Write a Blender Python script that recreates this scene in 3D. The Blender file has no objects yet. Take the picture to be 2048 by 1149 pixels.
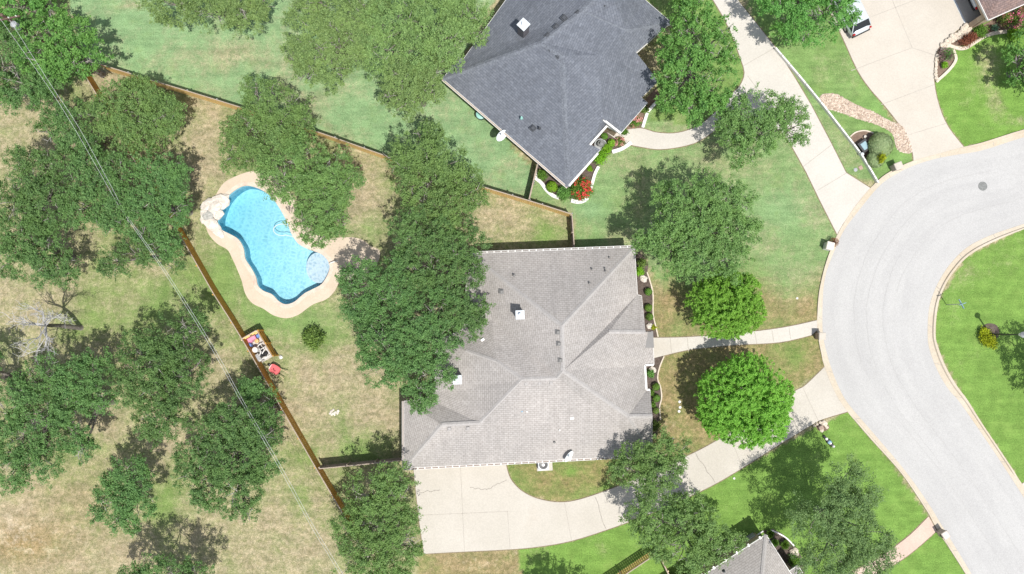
import bpy, bmesh, math, random
import numpy as np
from mathutils import Vector, Matrix
random.seed(7)
RNG = np.random.default_rng(11)
scene = bpy.context.scene
COL = scene.collection
R = math.radians

# ------------------------------------------------------------------ camera
H, FPX, NAD = 75.0, 1875.0, 657.0
TILT = math.atan((NAD - 574.5) / FPX)
cam_d = bpy.data.cameras.new("camera")
cam_d.sensor_width = 36.0
cam_d.lens = 36.0 * FPX / 2048.0
cam_d.clip_start = 1.0
cam_d.clip_end = 4000.0
cam = bpy.data.objects.new("camera", cam_d)
cam.location = (0, 0, H)
cam.rotation_euler = (TILT, 0, 0)
COL.objects.link(cam)
scene.camera = cam

# ------------------------------------------------------------------ sky, sun, exposure
SUN = Vector((0.20, -0.31, 1.0)).normalized()          # towards the sun
ELEV = math.asin(SUN.z)
AZ = math.atan2(SUN.x, SUN.y)
world = bpy.data.worlds.new("World")
scene.world = world
world.use_nodes = True
wn = world.node_tree
sky = wn.nodes.new("ShaderNodeTexSky")
sky.sky_type = 'NISHITA'
sky.sun_disc = False
sky.sun_elevation = ELEV
sky.sun_rotation = AZ
bg = wn.nodes["Background"]
bg.inputs[1].default_value = 0.14
hs = wn.nodes.new("ShaderNodeHueSaturation")       # sky made less blue so the shadows it fills turn neutral
hs.inputs['Saturation'].default_value = 0.55
wn.links.new(sky.outputs[0], hs.inputs['Color'])
wn.links.new(hs.outputs[0], bg.inputs[0])
sl = bpy.data.lights.new("sun", 'SUN')
sl.energy = 4.4
sl.angle = R(0.53)
sl.color = (1.0, 0.965, 0.90)
so = bpy.data.objects.new("sun", sl)
so.rotation_euler = SUN.to_track_quat('Z', 'Y').to_euler()
so.location = (0, 0, 60)
COL.objects.link(so)
scene.view_settings.view_transform = 'Standard'
scene.view_settings.look = 'None'
scene.view_settings.exposure = 0.36
scene.view_settings.gamma = 1.0
scene.render.engine = 'CYCLES'
scene.cycles.max_bounces = 5
scene.cycles.transparent_max_bounces = 12

# ------------------------------------------------------------------ helpers
CT, ST = math.cos(TILT), math.sin(TILT)
def P(px, py, z=0.0):
    """photo pixel (2048 wide) seen at height z -> world point"""
    cx = (px - 1024.0) / FPX
    cy = -(py - 574.5) / FPX
    dx, dy, dz = cx, cy * CT + ST, cy * ST - CT
    t = (z - H) / dz
    return Vector((dx * t, dy * t, z))
def pix(x, y, z=0.0):
    vy, vz = y, z - H
    yy = vy * CT + vz * ST
    zz = -vy * ST + vz * CT
    return 1024 + FPX * x / (-zz), 574.5 - FPX * yy / (-zz)
def M2(rpx, z=0.0):
    return rpx / 25.0 * (H - z) / H

def smooth(pts, closed=True, n=5):
    out = []
    m = len(pts)
    rng = range(m) if closed else range(m - 1)
    for i in rng:
        if closed:
            a, b, c, d = pts[i - 1], pts[i], pts[(i + 1) % m], pts[(i + 2) % m]
        else:
            a, b, c, d = pts[max(i - 1, 0)], pts[i], pts[i + 1], pts[min(i + 2, m - 1)]
        for k in range(n):
            t = k / n
            q = []
            for u in range(2):
                q.append(0.5 * (2 * b[u] + (c[u] - a[u]) * t + (2 * a[u] - 5 * b[u] + 4 * c[u] - d[u]) * t * t
                                + (3 * b[u] - a[u] - 3 * c[u] + d[u]) * t ** 3))
            out.append(tuple(q))
    if not closed:
        out.append(tuple(pts[-1]))
    return out
def resample(pts, n):
    p = np.array([(a[0], a[1]) for a in pts], float)
    s = np.concatenate([[0], np.cumsum(np.hypot(*np.diff(p, axis=0).T))])
    t = np.linspace(0, s[-1], n)
    return [(float(a), float(b)) for a, b in zip(np.interp(t, s, p[:, 0]), np.interp(t, s, p[:, 1]))]
def inside(pts, poly):
    """vectorised point in polygon; pts (N,2)"""
    x, y = pts[:, 0], pts[:, 1]
    r = np.zeros(len(pts), bool)
    n = len(poly)
    j = n - 1
    for i in range(n):
        xi, yi = poly[i]; xj, yj = poly[j]
        c = ((yi > y) != (yj > y)) & (x < (xj - xi) * (y - yi) / (yj - yi + 1e-12) + xi)
        r ^= c
        j = i
    return r

ORG = {}
def props(o, label=None, cat=None, group=None, kind=None):
    if label: o['label'] = label
    if cat: o['category'] = cat
    if group: o['group'] = group
    if kind: o['kind'] = kind
    return o
def thing(name, loc, label, cat, group=None, rz=0.0):
    o = bpy.data.objects.new(name, None)
    o.empty_display_size = 0.3
    o.location = loc
    o.rotation_euler = (0, 0, rz)
    COL.objects.link(o)
    ORG[o.name] = Vector(loc)
    return props(o, label, cat, group)

class MB:
    def __init__(s):
        s.v, s.f, s.m = [], [], []
    def add(s, vs, fs, m=0):
        b = len(s.v)
        s.v += [Vector(v) for v in vs]
        for f in fs:
            s.f.append([i + b for i in f]); s.m.append(m)
        return s
    def box(s, c, size, rz=0.0, m=0, tilt=None):
        x, y, z = size[0] / 2, size[1] / 2, size[2] / 2
        mat = Matrix.Rotation(rz, 3, 'Z')
        if tilt is not None: mat = mat @ tilt
        vs = [Vector(c) + mat @ Vector((a * x, b * y, d * z)) for d in (-1, 1) for a, b in ((-1, -1), (1, -1), (1, 1), (-1, 1))]
        return s.add(vs, [(3, 2, 1, 0), (4, 5, 6, 7), (0, 1, 5, 4), (1, 2, 6, 5), (2, 3, 7, 6), (3, 0, 4, 7)], m)
    def bbox(s, c, size, rz=0.0, bev=0.03, m=0):
        """box with chamfered top edges"""
        x, y, z = size[0] / 2, size[1] / 2, size[2] / 2
        mat = Matrix.Rotation(rz, 3, 'Z')
        vs = []
        for d, k in ((-z, 0), (z - bev, 0), (z, bev)):
            for a, b in ((-1, -1), (1, -1), (1, 1), (-1, 1)):
                vs.append(Vector(c) + mat @ Vector((a * (x - k), b * (y - k), d)))
        fs = [(3, 2, 1, 0), (8, 9, 10, 11)]
        for q in (0, 4):
            for i in range(4):
                j = (i + 1) % 4
                fs.append((q + i, q + j, q + j + 4, q + i + 4))
        return s.add(vs, fs, m)
    def wall(s, a, b, z0, z1, th, m=0):
        a, b = Vector(a), Vector(b)
        d = b - a; L = math.hypot(d.x, d.y)
        c = (a + b) / 2
        return s.box((c.x, c.y, (z0 + z1) / 2), (L, th, z1 - z0), math.atan2(d.y, d.x), m)
    def prism(s, poly, z0, z1, m=0, bottom=True):
        n = len(poly)
        area = sum(poly[i][0] * poly[(i + 1) % n][1] - poly[(i + 1) % n][0] * poly[i][1] for i in range(n))
        if area < 0: poly = poly[::-1]
        vs = [(p[0], p[1], z0) for p in poly] + [(p[0], p[1], z1) for p in poly]
        fs = [tuple(range(n, 2 * n))]
        if bottom: fs.append(tuple(range(n - 1, -1, -1)))
        fs += [(i, (i + 1) % n, n + (i + 1) % n, n + i) for i in range(n)]
        return s.add(vs, fs, m)
    def tube(s, pts, rad, seg=6, m=0, cap=True):
        pts = [Vector(p) for p in pts]
        n = len(pts)
        if not hasattr(rad, '__len__'): rad = [rad] * n
        vs = []
        for i, p in enumerate(pts):
            t = (pts[min(i + 1, n - 1)] - pts[max(i - 1, 0)])
            if t.length < 1e-9: t = Vector((0, 0, 1))
            t.normalize()
            u = t.cross(Vector((0, 0, 1)) if abs(t.z) < 0.9 else Vector((1, 0, 0))).normalized()
            w = t.cross(u)
            for k in range(seg):
                a = 2 * math.pi * k / seg
                vs.append(p + (u * math.cos(a) + w * math.sin(a)) * rad[i])
        fs = [(i * seg + k, i * seg + (k + 1) % seg, (i + 1) * seg + (k + 1) % seg, (i + 1) * seg + k)
              for i in range(n - 1) for k in range(seg)]
        if cap:
            fs.append(tuple(range(seg))); fs.append(tuple(range(n * seg - 1, (n - 1) * seg - 1, -1)))
        return s.add(vs, fs, m)
    def lathe(s, c, prof, seg=16, m=0, sx=1.0, sy=1.0):
        vs = [(c[0] + r * math.cos(2 * math.pi * k / seg) * sx, c[1] + r * math.sin(2 * math.pi * k / seg) * sy, c[2] + z)
              for r, z in prof for k in range(seg)]
        n = len(prof)
        fs = [(i * seg + k, i * seg + (k + 1) % seg, (i + 1) * seg + (k + 1) % seg, (i + 1) * seg + k)
              for i in range(n - 1) for k in range(seg)]
        fs.append(tuple(range(seg - 1, -1, -1)))
        fs.append(tuple(range((n - 1) * seg, n * seg)))
        return s.add(vs, fs, m)
    def rock(s, c, r, sq=0.6, seed=0, m=0, el=1.0, rz=0.0):
        rg = random.Random(seed)
        nu, nv = 9, 6
        vs = []
        for i in range(nv + 1):
            th = math.pi * i / nv
            for k in range(nu):
                ph = 2 * math.pi * k / nu
                q = r * rg.uniform(0.78, 1.12)
                x, y = q * math.sin(th) * math.cos(ph) * el, q * math.sin(th) * math.sin(ph)
                vs.append((c[0] + x * math.cos(rz) - y * math.sin(rz), c[1] + x * math.sin(rz) + y * math.cos(rz),
                           c[2] + q * sq * math.cos(th)))
        fs = [(i * nu + k, (i + 1) * nu + k, (i + 1) * nu + (k + 1) % nu, i * nu + (k + 1) % nu) for i in range(nv) for k in range(nu)]
        return s.add(vs, fs, m)
    def build(s, name, mats, parent=None, org=None, smooth=False, uvplan=False):
        if not isinstance(mats, (list, tuple)): mats = [mats]
        o0 = Vector(org) if org is not None else (ORG.get(parent.name, Vector()) if parent else Vector())
        me = bpy.data.meshes.new(name)
        me.from_pydata([tuple(v - o0) for v in s.v], [], s.f)
        for m in mats: me.materials.append(m)
        me.polygons.foreach_set('material_index', s.m)
        if smooth: me.polygons.foreach_set('use_smooth', [True] * len(s.f))
        if uvplan:
            uv = me.uv_layers.new(name="UVMap")
            for p in me.polygons:
                n = p.normal
                t = Vector((0, 0, 1)).cross(n)
                t = t.normalized() if t.length > 1e-4 else Vector((1, 0, 0))
                b = n.cross(t)
                for li in p.loop_indices:
                    v = me.vertices[me.loops[li].vertex_index].co
                    uv.data[li].uv = (v.dot(t), v.dot(b))
        me.update()
        o = bpy.data.objects.new(name, me)
        COL.objects.link(o)
        if parent:
            o.parent = parent
            ORG[o.name] = o0
        else:
            o.location = o0
            ORG[o.name] = o0
        return o

def children(o):
    return [c for c in bpy.data.objects if c.parent == o]
def copy_tree(o, parent=None):
    c = o.copy(); COL.objects.link(c); c.parent = parent
    for ch in children(o): copy_tree(ch, c)
    return c

# ------------------------------------------------------------------ materials
def nmat(name):
    m = bpy.data.materials.new(name); m.use_nodes = True
    return m, m.node_tree, m.node_tree.nodes["Principled BSDF"]
def node(t, typ, **kw):
    n = t.nodes.new(typ)
    for k, v in kw.items(): setattr(n, k, v)
    return n
def mixc(t, fac, a, b, blend='MIX'):
    n = t.nodes.new("ShaderNodeMix"); n.data_type = 'RGBA'; n.blend_type = blend
    for sock, val in ((n.inputs[0], fac), (n.inputs[6], a), (n.inputs[7], b)):
        if hasattr(val, 'links') or hasattr(val, 'is_linked'): t.links.new(val, sock)
        elif isinstance(val, (int, float)): sock.default_value = val
        else: sock.default_value = (*val, 1)
    return n.outputs[2]
def ramp(t, inp, lo, hi, a=0.0, b=1.0):
    n = t.nodes.new("ShaderNodeMapRange"); n.interpolation_type = 'SMOOTHSTEP'
    t.links.new(inp, n.inputs[0])
    for i, v in enumerate((lo, hi, a, b)): n.inputs[i + 1].default_value = v
    return n.outputs[0]
def math2(t, op, a, b):
    n = t.nodes.new("ShaderNodeMath"); n.operation = op
    for s, v in ((n.inputs[0], a), (n.inputs[1], b)):
        if isinstance(v, (int, float)): s.default_value = v
        else: t.links.new(v, s)
    return n.outputs[0]
def noise(t, scale, detail=3, rough=0.55, vec=None, dist=0.0):
    n = t.nodes.new("ShaderNodeTexNoise")
    n.inputs['Scale'].default_value = scale; n.inputs['Detail'].default_value = detail
    n.inputs['Roughness'].default_value = rough; n.inputs['Distortion'].default_value = dist
    if vec is None:
        g = t.nodes.new("ShaderNodeNewGeometry"); vec = g.outputs['Position']
    t.links.new(vec, n.inputs['Vector'])
    return n.outputs[0]
def bump(t, b, h, strength=0.3, dist=0.02):
    n = t.nodes.new("ShaderNodeBump"); n.inputs['Strength'].default_value = strength; n.inputs['Distance'].default_value = dist
    t.links.new(h, n.inputs['Height']); t.links.new(n.outputs[0], b.inputs['Normal'])
def mottled(name, c1, c2, scale=1.0, fine=14.0, rough=0.85, amt=0.25, c3=None, bmp=0.0, metal=0.0, spec=None):
    m, t, b = nmat(name)
    col = mixc(t, ramp(t, noise(t, scale, 4, 0.6), 0.3, 0.7), c1, c2)
    if c3: col = mixc(t, ramp(t, noise(t, scale * 0.37, 5, 0.65), 0.56, 0.74), col, c3)
    f = noise(t, fine, 3, 0.7)
    g = mixc(t, ramp(t, f, 0.3, 0.7), (1 - amt,) * 3, (1 + amt * 0.5,) * 3)
    col = mixc(t, 1.0, col, g, 'MULTIPLY')
    t.links.new(col, b.inputs['Base Color'])
    b.inputs['Roughness'].default_value = rough
    b.inputs['Metallic'].default_value = metal
    if spec is not None: b.inputs['Specular IOR Level'].default_value = spec
    if bmp: bump(t, b, f, bmp, 0.02)
    return m
def flat(name, c, rough=0.5, metal=0.0, var=0.08):
    return mottled(name, c, tuple(x * (1 - var) for x in c), 3.0, 25.0, rough, var, metal=metal)
def leafmat(name, dark, light, yel=None, rough=0.55, trans=0.25):
    m, t, b = nmat(name)
    g = t.nodes.new("ShaderNodeNewGeometry")
    rnd = g.outputs['Random Per Island']
    col = mixc(t, rnd, dark, light)
    big = noise(t, 0.9, 3, 0.6)
    mid = tuple((a + c) / 2 for a, c in zip(dark, light))
    col = mixc(t, ramp(t, big, 0.35, 0.7, 0.0, 0.55), col, yel or tuple(x * 1.15 for x in light))
    oi = t.nodes.new("ShaderNodeObjectInfo")
    hv = t.nodes.new("ShaderNodeHueSaturation")
    t.links.new(ramp(t, oi.outputs['Random'], 0, 1, 0.493, 0.507), hv.inputs['Hue'])
    t.links.new(ramp(t, oi.outputs['Random'], 0, 1, 0.92, 1.08), hv.inputs['Value'])
    t.links.new(col, hv.inputs['Color'])
    col = hv.outputs[0]
    t.links.new(col, b.inputs['Base Color'])
    b.inputs['Roughness'].default_value = rough
    b.inputs['Specular IOR Level'].default_value = 0.2
    tr = t.nodes.new("ShaderNodeBsdfTranslucent")
    t.links.new(mixc(t, 1.0, col, (1.25, 1.2, 0.6), 'MULTIPLY'), tr.inputs[0])
    mx = t.nodes.new("ShaderNodeMixShader"); mx.inputs[0].default_value = trans
    out = t.nodes["Material Output"]
    t.links.new(b.outputs[0], mx.inputs[1]); t.links.new(tr.outputs[0], mx.inputs[2]); t.links.new(mx.outputs[0], out.inputs[0])
    return m
def shingles(name, c1, c2, dark, row=0.17, wid=0.33, stain=None, contrast=1.0):
    m, t, b = nmat(name)
    uv = t.nodes.new("ShaderNodeUVMap"); uv.uv_map = "UVMap"
    wob = noise(t, 1.1, 2)
    br = t.nodes.new("ShaderNodeTexBrick")
    br.inputs['Scale'].default_value = 1.0
    br.inputs['Brick Width'].default_value = wid; br.inputs['Row Height'].default_value = row
    br.inputs['Mortar Size'].default_value = 0.016; br.inputs['Mortar Smooth'].default_value = 0.25
    br.inputs['Bias'].default_value = 0.0
    br.inputs['Color1'].default_value = (*c1, 1); br.inputs['Color2'].default_value = (*c2, 1); br.inputs['Mortar'].default_value = (*dark, 1)
    t.links.new(uv.outputs[0], br.inputs['Vector'])
    nz = noise(t, 4.2, 4, 0.75)
    col = mixc(t, 1.0, br.outputs[0], mixc(t, ramp(t, nz, 0.3, 0.7), (1 - 0.12 * contrast,) * 3, (1 + 0.10 * contrast,) * 3), 'MULTIPLY')
    n2 = noise(t, 0.22, 4, 0.6)
    col = mixc(t, 1.0, col, mixc(t, ramp(t, n2, 0.35, 0.7), (0.93, 0.93, 0.93), (1.07, 1.06, 1.05)), 'MULTIPLY')
    mpu = t.nodes.new("ShaderNodeMapping"); mpu.inputs['Scale'].default_value = (2.2, 0.22, 1)
    t.links.new(uv.outputs[0], mpu.inputs[0])
    stk = noise(t, 1.3, 5, 0.65, mpu.outputs[0])
    col = mixc(t, 1.0, col, mixc(t, ramp(t, stk, 0.3, 0.7), (0.93, 0.925, 0.92), (1.05, 1.05, 1.05)), 'MULTIPLY')
    if stain: col = mixc(t, ramp(t, noise(t, 0.5, 5, 0.7), 0.6, 0.8, 0, 0.5), col, stain)
    t.links.new(col, b.inputs['Base Color'])
    b.inputs['Roughness'].default_value = 0.9
    bump(t, b, br.outputs[1], -0.5, 0.015)
    return m
def wood(name, c1, c2, rough=0.75, scale=6.0):
    m, t, b = nmat(name)
    g = t.nodes.new("ShaderNodeNewGeometry")
    col = mixc(t, g.outputs['Random Per Island'], c1, c2)
    tc = t.nodes.new("ShaderNodeMapping"); tc.inputs['Scale'].default_value = (scale, scale, 0.6)
    t.links.new(g.outputs['Position'], tc.inputs[0])
    n = noise(t, 2.5, 4, 0.6, tc.outputs[0])
    col = mixc(t, 1.0, col, mixc(t, ramp(t, n, 0.3, 0.7), (0.75,) * 3, (1.12,) * 3), 'MULTIPLY')
    t.links.new(col, b.inputs['Base Color']); b.inputs['Roughness'].default_value = rough
    return m
def brickmat(name, c1, c2, mortar, w=0.22, h=0.075):
    m, t, b = nmat(name)
    tc = t.nodes.new("ShaderNodeTexCoord")
    sep = t.nodes.new("ShaderNodeSeparateXYZ"); t.links.new(tc.outputs['Object'], sep.inputs[0])
    cmb = t.nodes.new("ShaderNodeCombineXYZ")
    t.links.new(math2(t, 'ADD', sep.outputs[0], sep.outputs[1]), cmb.inputs[0]); t.links.new(sep.outputs[2], cmb.inputs[1])
    br = t.nodes.new("ShaderNodeTexBrick"); br.inputs['Scale'].default_value = 1
    br.inputs['Brick Width'].default_value = w; br.inputs['Row Height'].default_value = h; br.inputs['Mortar Size'].default_value = 0.008
    br.inputs['Color1'].default_value = (*c1, 1); br.inputs['Color2'].default_value = (*c2, 1); br.inputs['Mortar'].default_value = (*mortar, 1)
    t.links.new(cmb.outputs[0], br.inputs['Vector'])
    col = mixc(t, 1.0, br.outputs[0], mixc(t, noise(t, 5.0, 4), (0.75,) * 3, (1.2,) * 3), 'MULTIPLY')
    t.links.new(col, b.inputs['Base Color']); b.inputs['Roughness'].default_value = 0.9
    return m

MAT = {}
MAT['concrete'] = mottled('concrete', (0.455, 0.424, 0.376), (0.42, 0.39, 0.342), 0.35, 9.0, 0.9, 0.09, c3=(0.405, 0.36, 0.305))
MAT['concrete_new'] = mottled('concrete_new', (0.485, 0.458, 0.415), (0.45, 0.423, 0.382), 0.35, 9.0, 0.9, 0.08, c3=(0.435, 0.40, 0.35))
MAT['concrete_tan'] = mottled('concrete_tan', (0.465, 0.425, 0.37), (0.432, 0.394, 0.342), 0.4, 9.0, 0.9, 0.08, c3=(0.44, 0.395, 0.335))
MAT['concrete_pink'] = mottled('concrete_pink', (0.52, 0.40, 0.33), (0.46, 0.35, 0.29), 0.5, 9.0, 0.9, 0.09)
MAT['joint'] = mottled('concrete_joint', (0.345, 0.315, 0.275), (0.385, 0.355, 0.315), 2.0, 12.0, 0.95, 0.2)
MAT['crack'] = mottled('concrete_crack', (0.25, 0.232, 0.205), (0.32, 0.295, 0.26), 3.0, 16.0, 0.95, 0.3)
MAT['kerb'] = mottled('kerb_concrete', (0.48, 0.425, 0.345), (0.43, 0.37, 0.29), 0.4, 9.0, 0.9, 0.1, c3=(0.44, 0.36, 0.25))
MAT['deck'] = mottled('pool_deck_concrete', (0.52, 0.435, 0.345), (0.475, 0.39, 0.30), 0.6, 10.0, 0.85, 0.08, c3=(0.44, 0.35, 0.27))
MAT['mulch'] = mottled('mulch', (0.075, 0.055, 0.045), (0.13, 0.10, 0.085), 4.0, 22.0, 0.95, 0.5, bmp=0.5)
MAT['mulch_brown'] = mottled('mulch_brown', (0.16, 0.105, 0.075), (0.21, 0.15, 0.115), 4.0, 22.0, 0.95, 0.4, bmp=0.5)
MAT['soil'] = mottled('soil_edge', (0.17, 0.135, 0.085), (0.24, 0.19, 0.12), 3.0, 14.0, 1.0, 0.4)
MAT['limestone'] = mottled('limestone', (0.60, 0.53, 0.44), (0.50, 0.43, 0.35), 3.0, 18.0, 0.9, 0.15, bmp=0.3)
MAT['whitestone'] = mottled('white_limestone', (0.66, 0.61, 0.55), (0.52, 0.47, 0.42), 2.5, 14.0, 0.9, 0.2, bmp=0.4)
MAT['white'] = flat('white_paint', (0.68, 0.67, 0.65), 0.5)
MAT['whitemetal'] = flat('white_sheet_metal', (0.62, 0.66, 0.69), 0.4)
MAT['grey'] = flat('grey_paint', (0.30, 0.31, 0.32), 0.5)
MAT['darkmetal'] = flat('dark_metal', (0.03, 0.03, 0.035), 0.45)
MAT['galv'] = mottled('galvanised_steel', (0.45, 0.46, 0.47), (0.36, 0.37, 0.38), 5.0, 20.0, 0.5, 0.1, metal=0.3)
MAT['black'] = flat('black_rubber', (0.02, 0.02, 0.022), 0.8)
MAT['ventgrey'] = flat('roof_vent_grey', (0.17, 0.165, 0.16), 0.6)
MAT['ventdark'] = flat('roof_vent_dark', (0.045, 0.05, 0.06), 0.6)
MAT['chimney_dark'] = brickmat('chimney_siding', (0.10, 0.095, 0.105), (0.12, 0.11, 0.12), (0.07, 0.07, 0.075), 3.0, 0.18)
MAT['chimney_light'] = brickmat('chimney_panel', (0.62, 0.63, 0.63), (0.58, 0.59, 0.60), (0.48, 0.48, 0.48), 3.0, 0.18)
MAT['stonewall'] = brickmat('stone_wall', (0.46, 0.36, 0.26), (0.36, 0.27, 0.19), (0.42, 0.37, 0.31), 0.5, 0.22)
MAT['brickwall'] = brickmat('brick_wall', (0.40, 0.29, 0.21), (0.31, 0.21, 0.15), (0.42, 0.38, 0.33))
MAT['pillarbrick'] = brickmat('pillar_brick', (0.36, 0.25, 0.20), (0.28, 0.20, 0.16), (0.42, 0.36, 0.31), 0.2, 0.08)
MAT['pillarstone'] = brickmat('pillar_stone', (0.46, 0.39, 0.33), (0.36, 0.30, 0.26), (0.50, 0.46, 0.42), 0.3, 0.16)
MAT['pillarpale'] = brickmat('pillar_pale_stone', (0.66, 0.63, 0.60), (0.58, 0.56, 0.54), (0.55, 0.53, 0.5), 0.3, 0.16)
MAT['roof_grey'] = shingles('grey_shingles', (0.350, 0.330, 0.316), (0.318, 0.298, 0.284), (0.222, 0.204, 0.192))
MAT['roof_blue'] = shingles('slate_blue_shingles', (0.140, 0.153, 0.180), (0.108, 0.119, 0.143), (0.078, 0.087, 0.108), 0.18, 0.36, contrast=1.35)
MAT['roof_brown'] = shingles('brown_shingles', (0.24, 0.165, 0.145), (0.17, 0.125, 0.12), (0.10, 0.07, 0.065), contrast=1.8)
MAT['cap_grey'] = mottled('grey_ridge_cap', (0.36, 0.342, 0.33), (0.325, 0.307, 0.295), 2.0, 12.0, 0.9, 0.2)
MAT['cap_blue'] = mottled('blue_ridge_cap', (0.150, 0.163, 0.188), (0.12, 0.131, 0.154), 2.0, 9.0, 0.9, 0.35)
MAT['cap_brown'] = mottled('brown_ridge_cap', (0.22, 0.15, 0.135), (0.18, 0.12, 0.11), 2.0, 9.0, 0.9, 0.3)
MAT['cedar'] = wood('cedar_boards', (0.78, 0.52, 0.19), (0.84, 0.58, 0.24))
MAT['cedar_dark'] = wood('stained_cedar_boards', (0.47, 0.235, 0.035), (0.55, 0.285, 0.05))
MAT['oldwood'] = wood('weathered_boards', (0.30, 0.235, 0.185), (0.38, 0.31, 0.25))
MAT['palewood'] = wood('pale_lumber', (0.60, 0.46, 0.28), (0.66, 0.52, 0.34))
MAT['creosote'] = wood('creosote_pole', (0.10, 0.06, 0.045), (0.12, 0.075, 0.055))
MAT['bark'] = mottled('oak_bark', (0.15, 0.13, 0.115), (0.24, 0.215, 0.19), 3.0, 18.0, 0.95, 0.4, bmp=0.5)
MAT['palebark'] = mottled('pale_oak_bark', (0.27, 0.25, 0.225), (0.40, 0.38, 0.35), 2.0, 14.0, 0.95, 0.3, bmp=0.3)
MAT['deadwood'] = mottled('bleached_deadwood', (0.36, 0.35, 0.34), (0.50, 0.49, 0.48), 2.0, 14.0, 0.95, 0.25)
MAT['glass_dark'] = flat('dark_glass', (0.015, 0.02, 0.03), 0.08)
MAT['silver'] = flat('silver_car_paint', (0.55, 0.59, 0.63), 0.25, 0.25, 0.02)
MAT['red'] = flat('red_plastic', (0.60, 0.11, 0.115), 0.35)
MAT['tail'] = flat('tail_light_red', (0.35, 0.01, 0.01), 0.2)
MAT['lampglass'] = flat('lamp_glass', (0.72, 0.72, 0.70), 0.2)
MAT['pink'] = flat('pink_plastic', (0.60, 0.23, 0.36), 0.5)
MAT['blue'] = flat('blue_plastic', (0.12, 0.22, 0.52), 0.4)
MAT['yellowtan'] = flat('tan_plastic', (0.55, 0.36, 0.14), 0.5)
MAT['teal'] = flat('teal_plastic', (0.25, 0.50, 0.44), 0.4)
MAT['signblue'] = flat('sign_blade_blue', (0.20, 0.34, 0.45), 0.4)
MAT['iron'] = mottled('cast_iron', (0.13, 0.135, 0.13), (0.19, 0.195, 0.19), 6.0, 30.0, 0.6, 0.25)
MAT['tankgreen'] = flat('green_utility_lid', (0.25, 0.33, 0.30), 0.6)
MAT['wire'] = flat('aluminium_cable', (0.60, 0.62, 0.63), 0.4)
MAT['leaf_oak'] = leafmat('oak_leaves', (0.084, 0.168, 0.056), (0.245, 0.385, 0.132), (0.22, 0.36, 0.102), trans=0.36)
MAT['leaf_oak_dark'] = leafmat('dark_oak_leaves', (0.058, 0.130, 0.046), (0.182, 0.312, 0.108), (0.16, 0.288, 0.083), trans=0.33)
MAT['leaf_oak_olive'] = leafmat('olive_oak_leaves', (0.104, 0.184, 0.064), (0.292, 0.420, 0.158), (0.272, 0.40, 0.128), trans=0.36)
MAT['leaf_wispy'] = leafmat('grey_green_leaves', (0.070, 0.138, 0.054), (0.230, 0.340, 0.135), (0.19, 0.30, 0.102), trans=0.32)
MAT['leaf_bright'] = leafmat('bright_green_leaves', (0.115, 0.300, 0.036), (0.290, 0.550, 0.098), (0.26, 0.51, 0.078), trans=0.4)
MAT['leaf_emerald'] = leafmat('emerald_leaves', (0.068, 0.192, 0.048), (0.200, 0.420, 0.110), (0.19, 0.39, 0.088), trans=0.36)
MAT['leaf_lime'] = leafmat('lime_leaves', (0.10, 0.25, 0.015), (0.22, 0.42, 0.03))
MAT['leaf_ball'] = leafmat('boxwood_leaves', (0.06, 0.15, 0.025), (0.14, 0.27, 0.04))
MAT['leaf_pale'] = leafmat('variegated_leaves', (0.17, 0.27, 0.12), (0.36, 0.44, 0.24), (0.32, 0.42, 0.19))
MAT['leaf_yellow'] = leafmat('yellow_green_leaves', (0.17, 0.22, 0.01), (0.38, 0.42, 0.02))
MAT['leaf_rust'] = leafmat('russet_leaves', (0.13, 0.04, 0.025), (0.26, 0.10, 0.06))
MAT['leaf_dark'] = leafmat('dark_shrub_leaves', (0.05, 0.095, 0.025), (0.18, 0.27, 0.06))
MAT['leaf_blue'] = leafmat('blue_green_leaves', (0.09, 0.19, 0.12), (0.19, 0.32, 0.22))
MAT['leaf_purple'] = leafmat('purple_blades', (0.17, 0.10, 0.11), (0.30, 0.22, 0.22))
MAT['petal_red'] = leafmat('red_petals', (0.50, 0.03, 0.05), (0.70, 0.08, 0.10))
MAT['petal_pink'] = leafmat('pink_petals', (0.50, 0.08, 0.17), (0.72, 0.24, 0.34))
MAT['petal_rose'] = leafmat('rose_petals', (0.60, 0.22, 0.22), (0.70, 0.40, 0.36))

# gravel: rounded stones of several pale colours
def gravelmat(name, cols, scale):
    m, t, b = nmat(name)
    vo = t.nodes.new("ShaderNodeTexVoronoi"); vo.inputs['Scale'].default_value = scale
    g = t.nodes.new("ShaderNodeNewGeometry"); t.links.new(g.outputs['Position'], vo.inputs['Vector'])
    sp = t.nodes.new("ShaderNodeSeparateColor"); t.links.new(vo.outputs['Color'], sp.inputs[0])
    col = mixc(t, sp.outputs[0], cols[0], cols[1])
    col = mixc(t, ramp(t, sp.outputs[1], 0.7, 0.9), col, cols[2])
    t.links.new(col, b.inputs['Base Color']); b.inputs['Roughness'].default_value = 0.9
    inv = math2(t, 'SUBTRACT', 1.0, vo.outputs['Distance'])
    bump(t, b, inv, 1.0, 0.12)
    return m
MAT['gravel'] = gravelmat('river_gravel', ((0.42, 0.32, 0.24), (0.58, 0.49, 0.40), (0.26, 0.20, 0.17)), 7.0)

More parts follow.
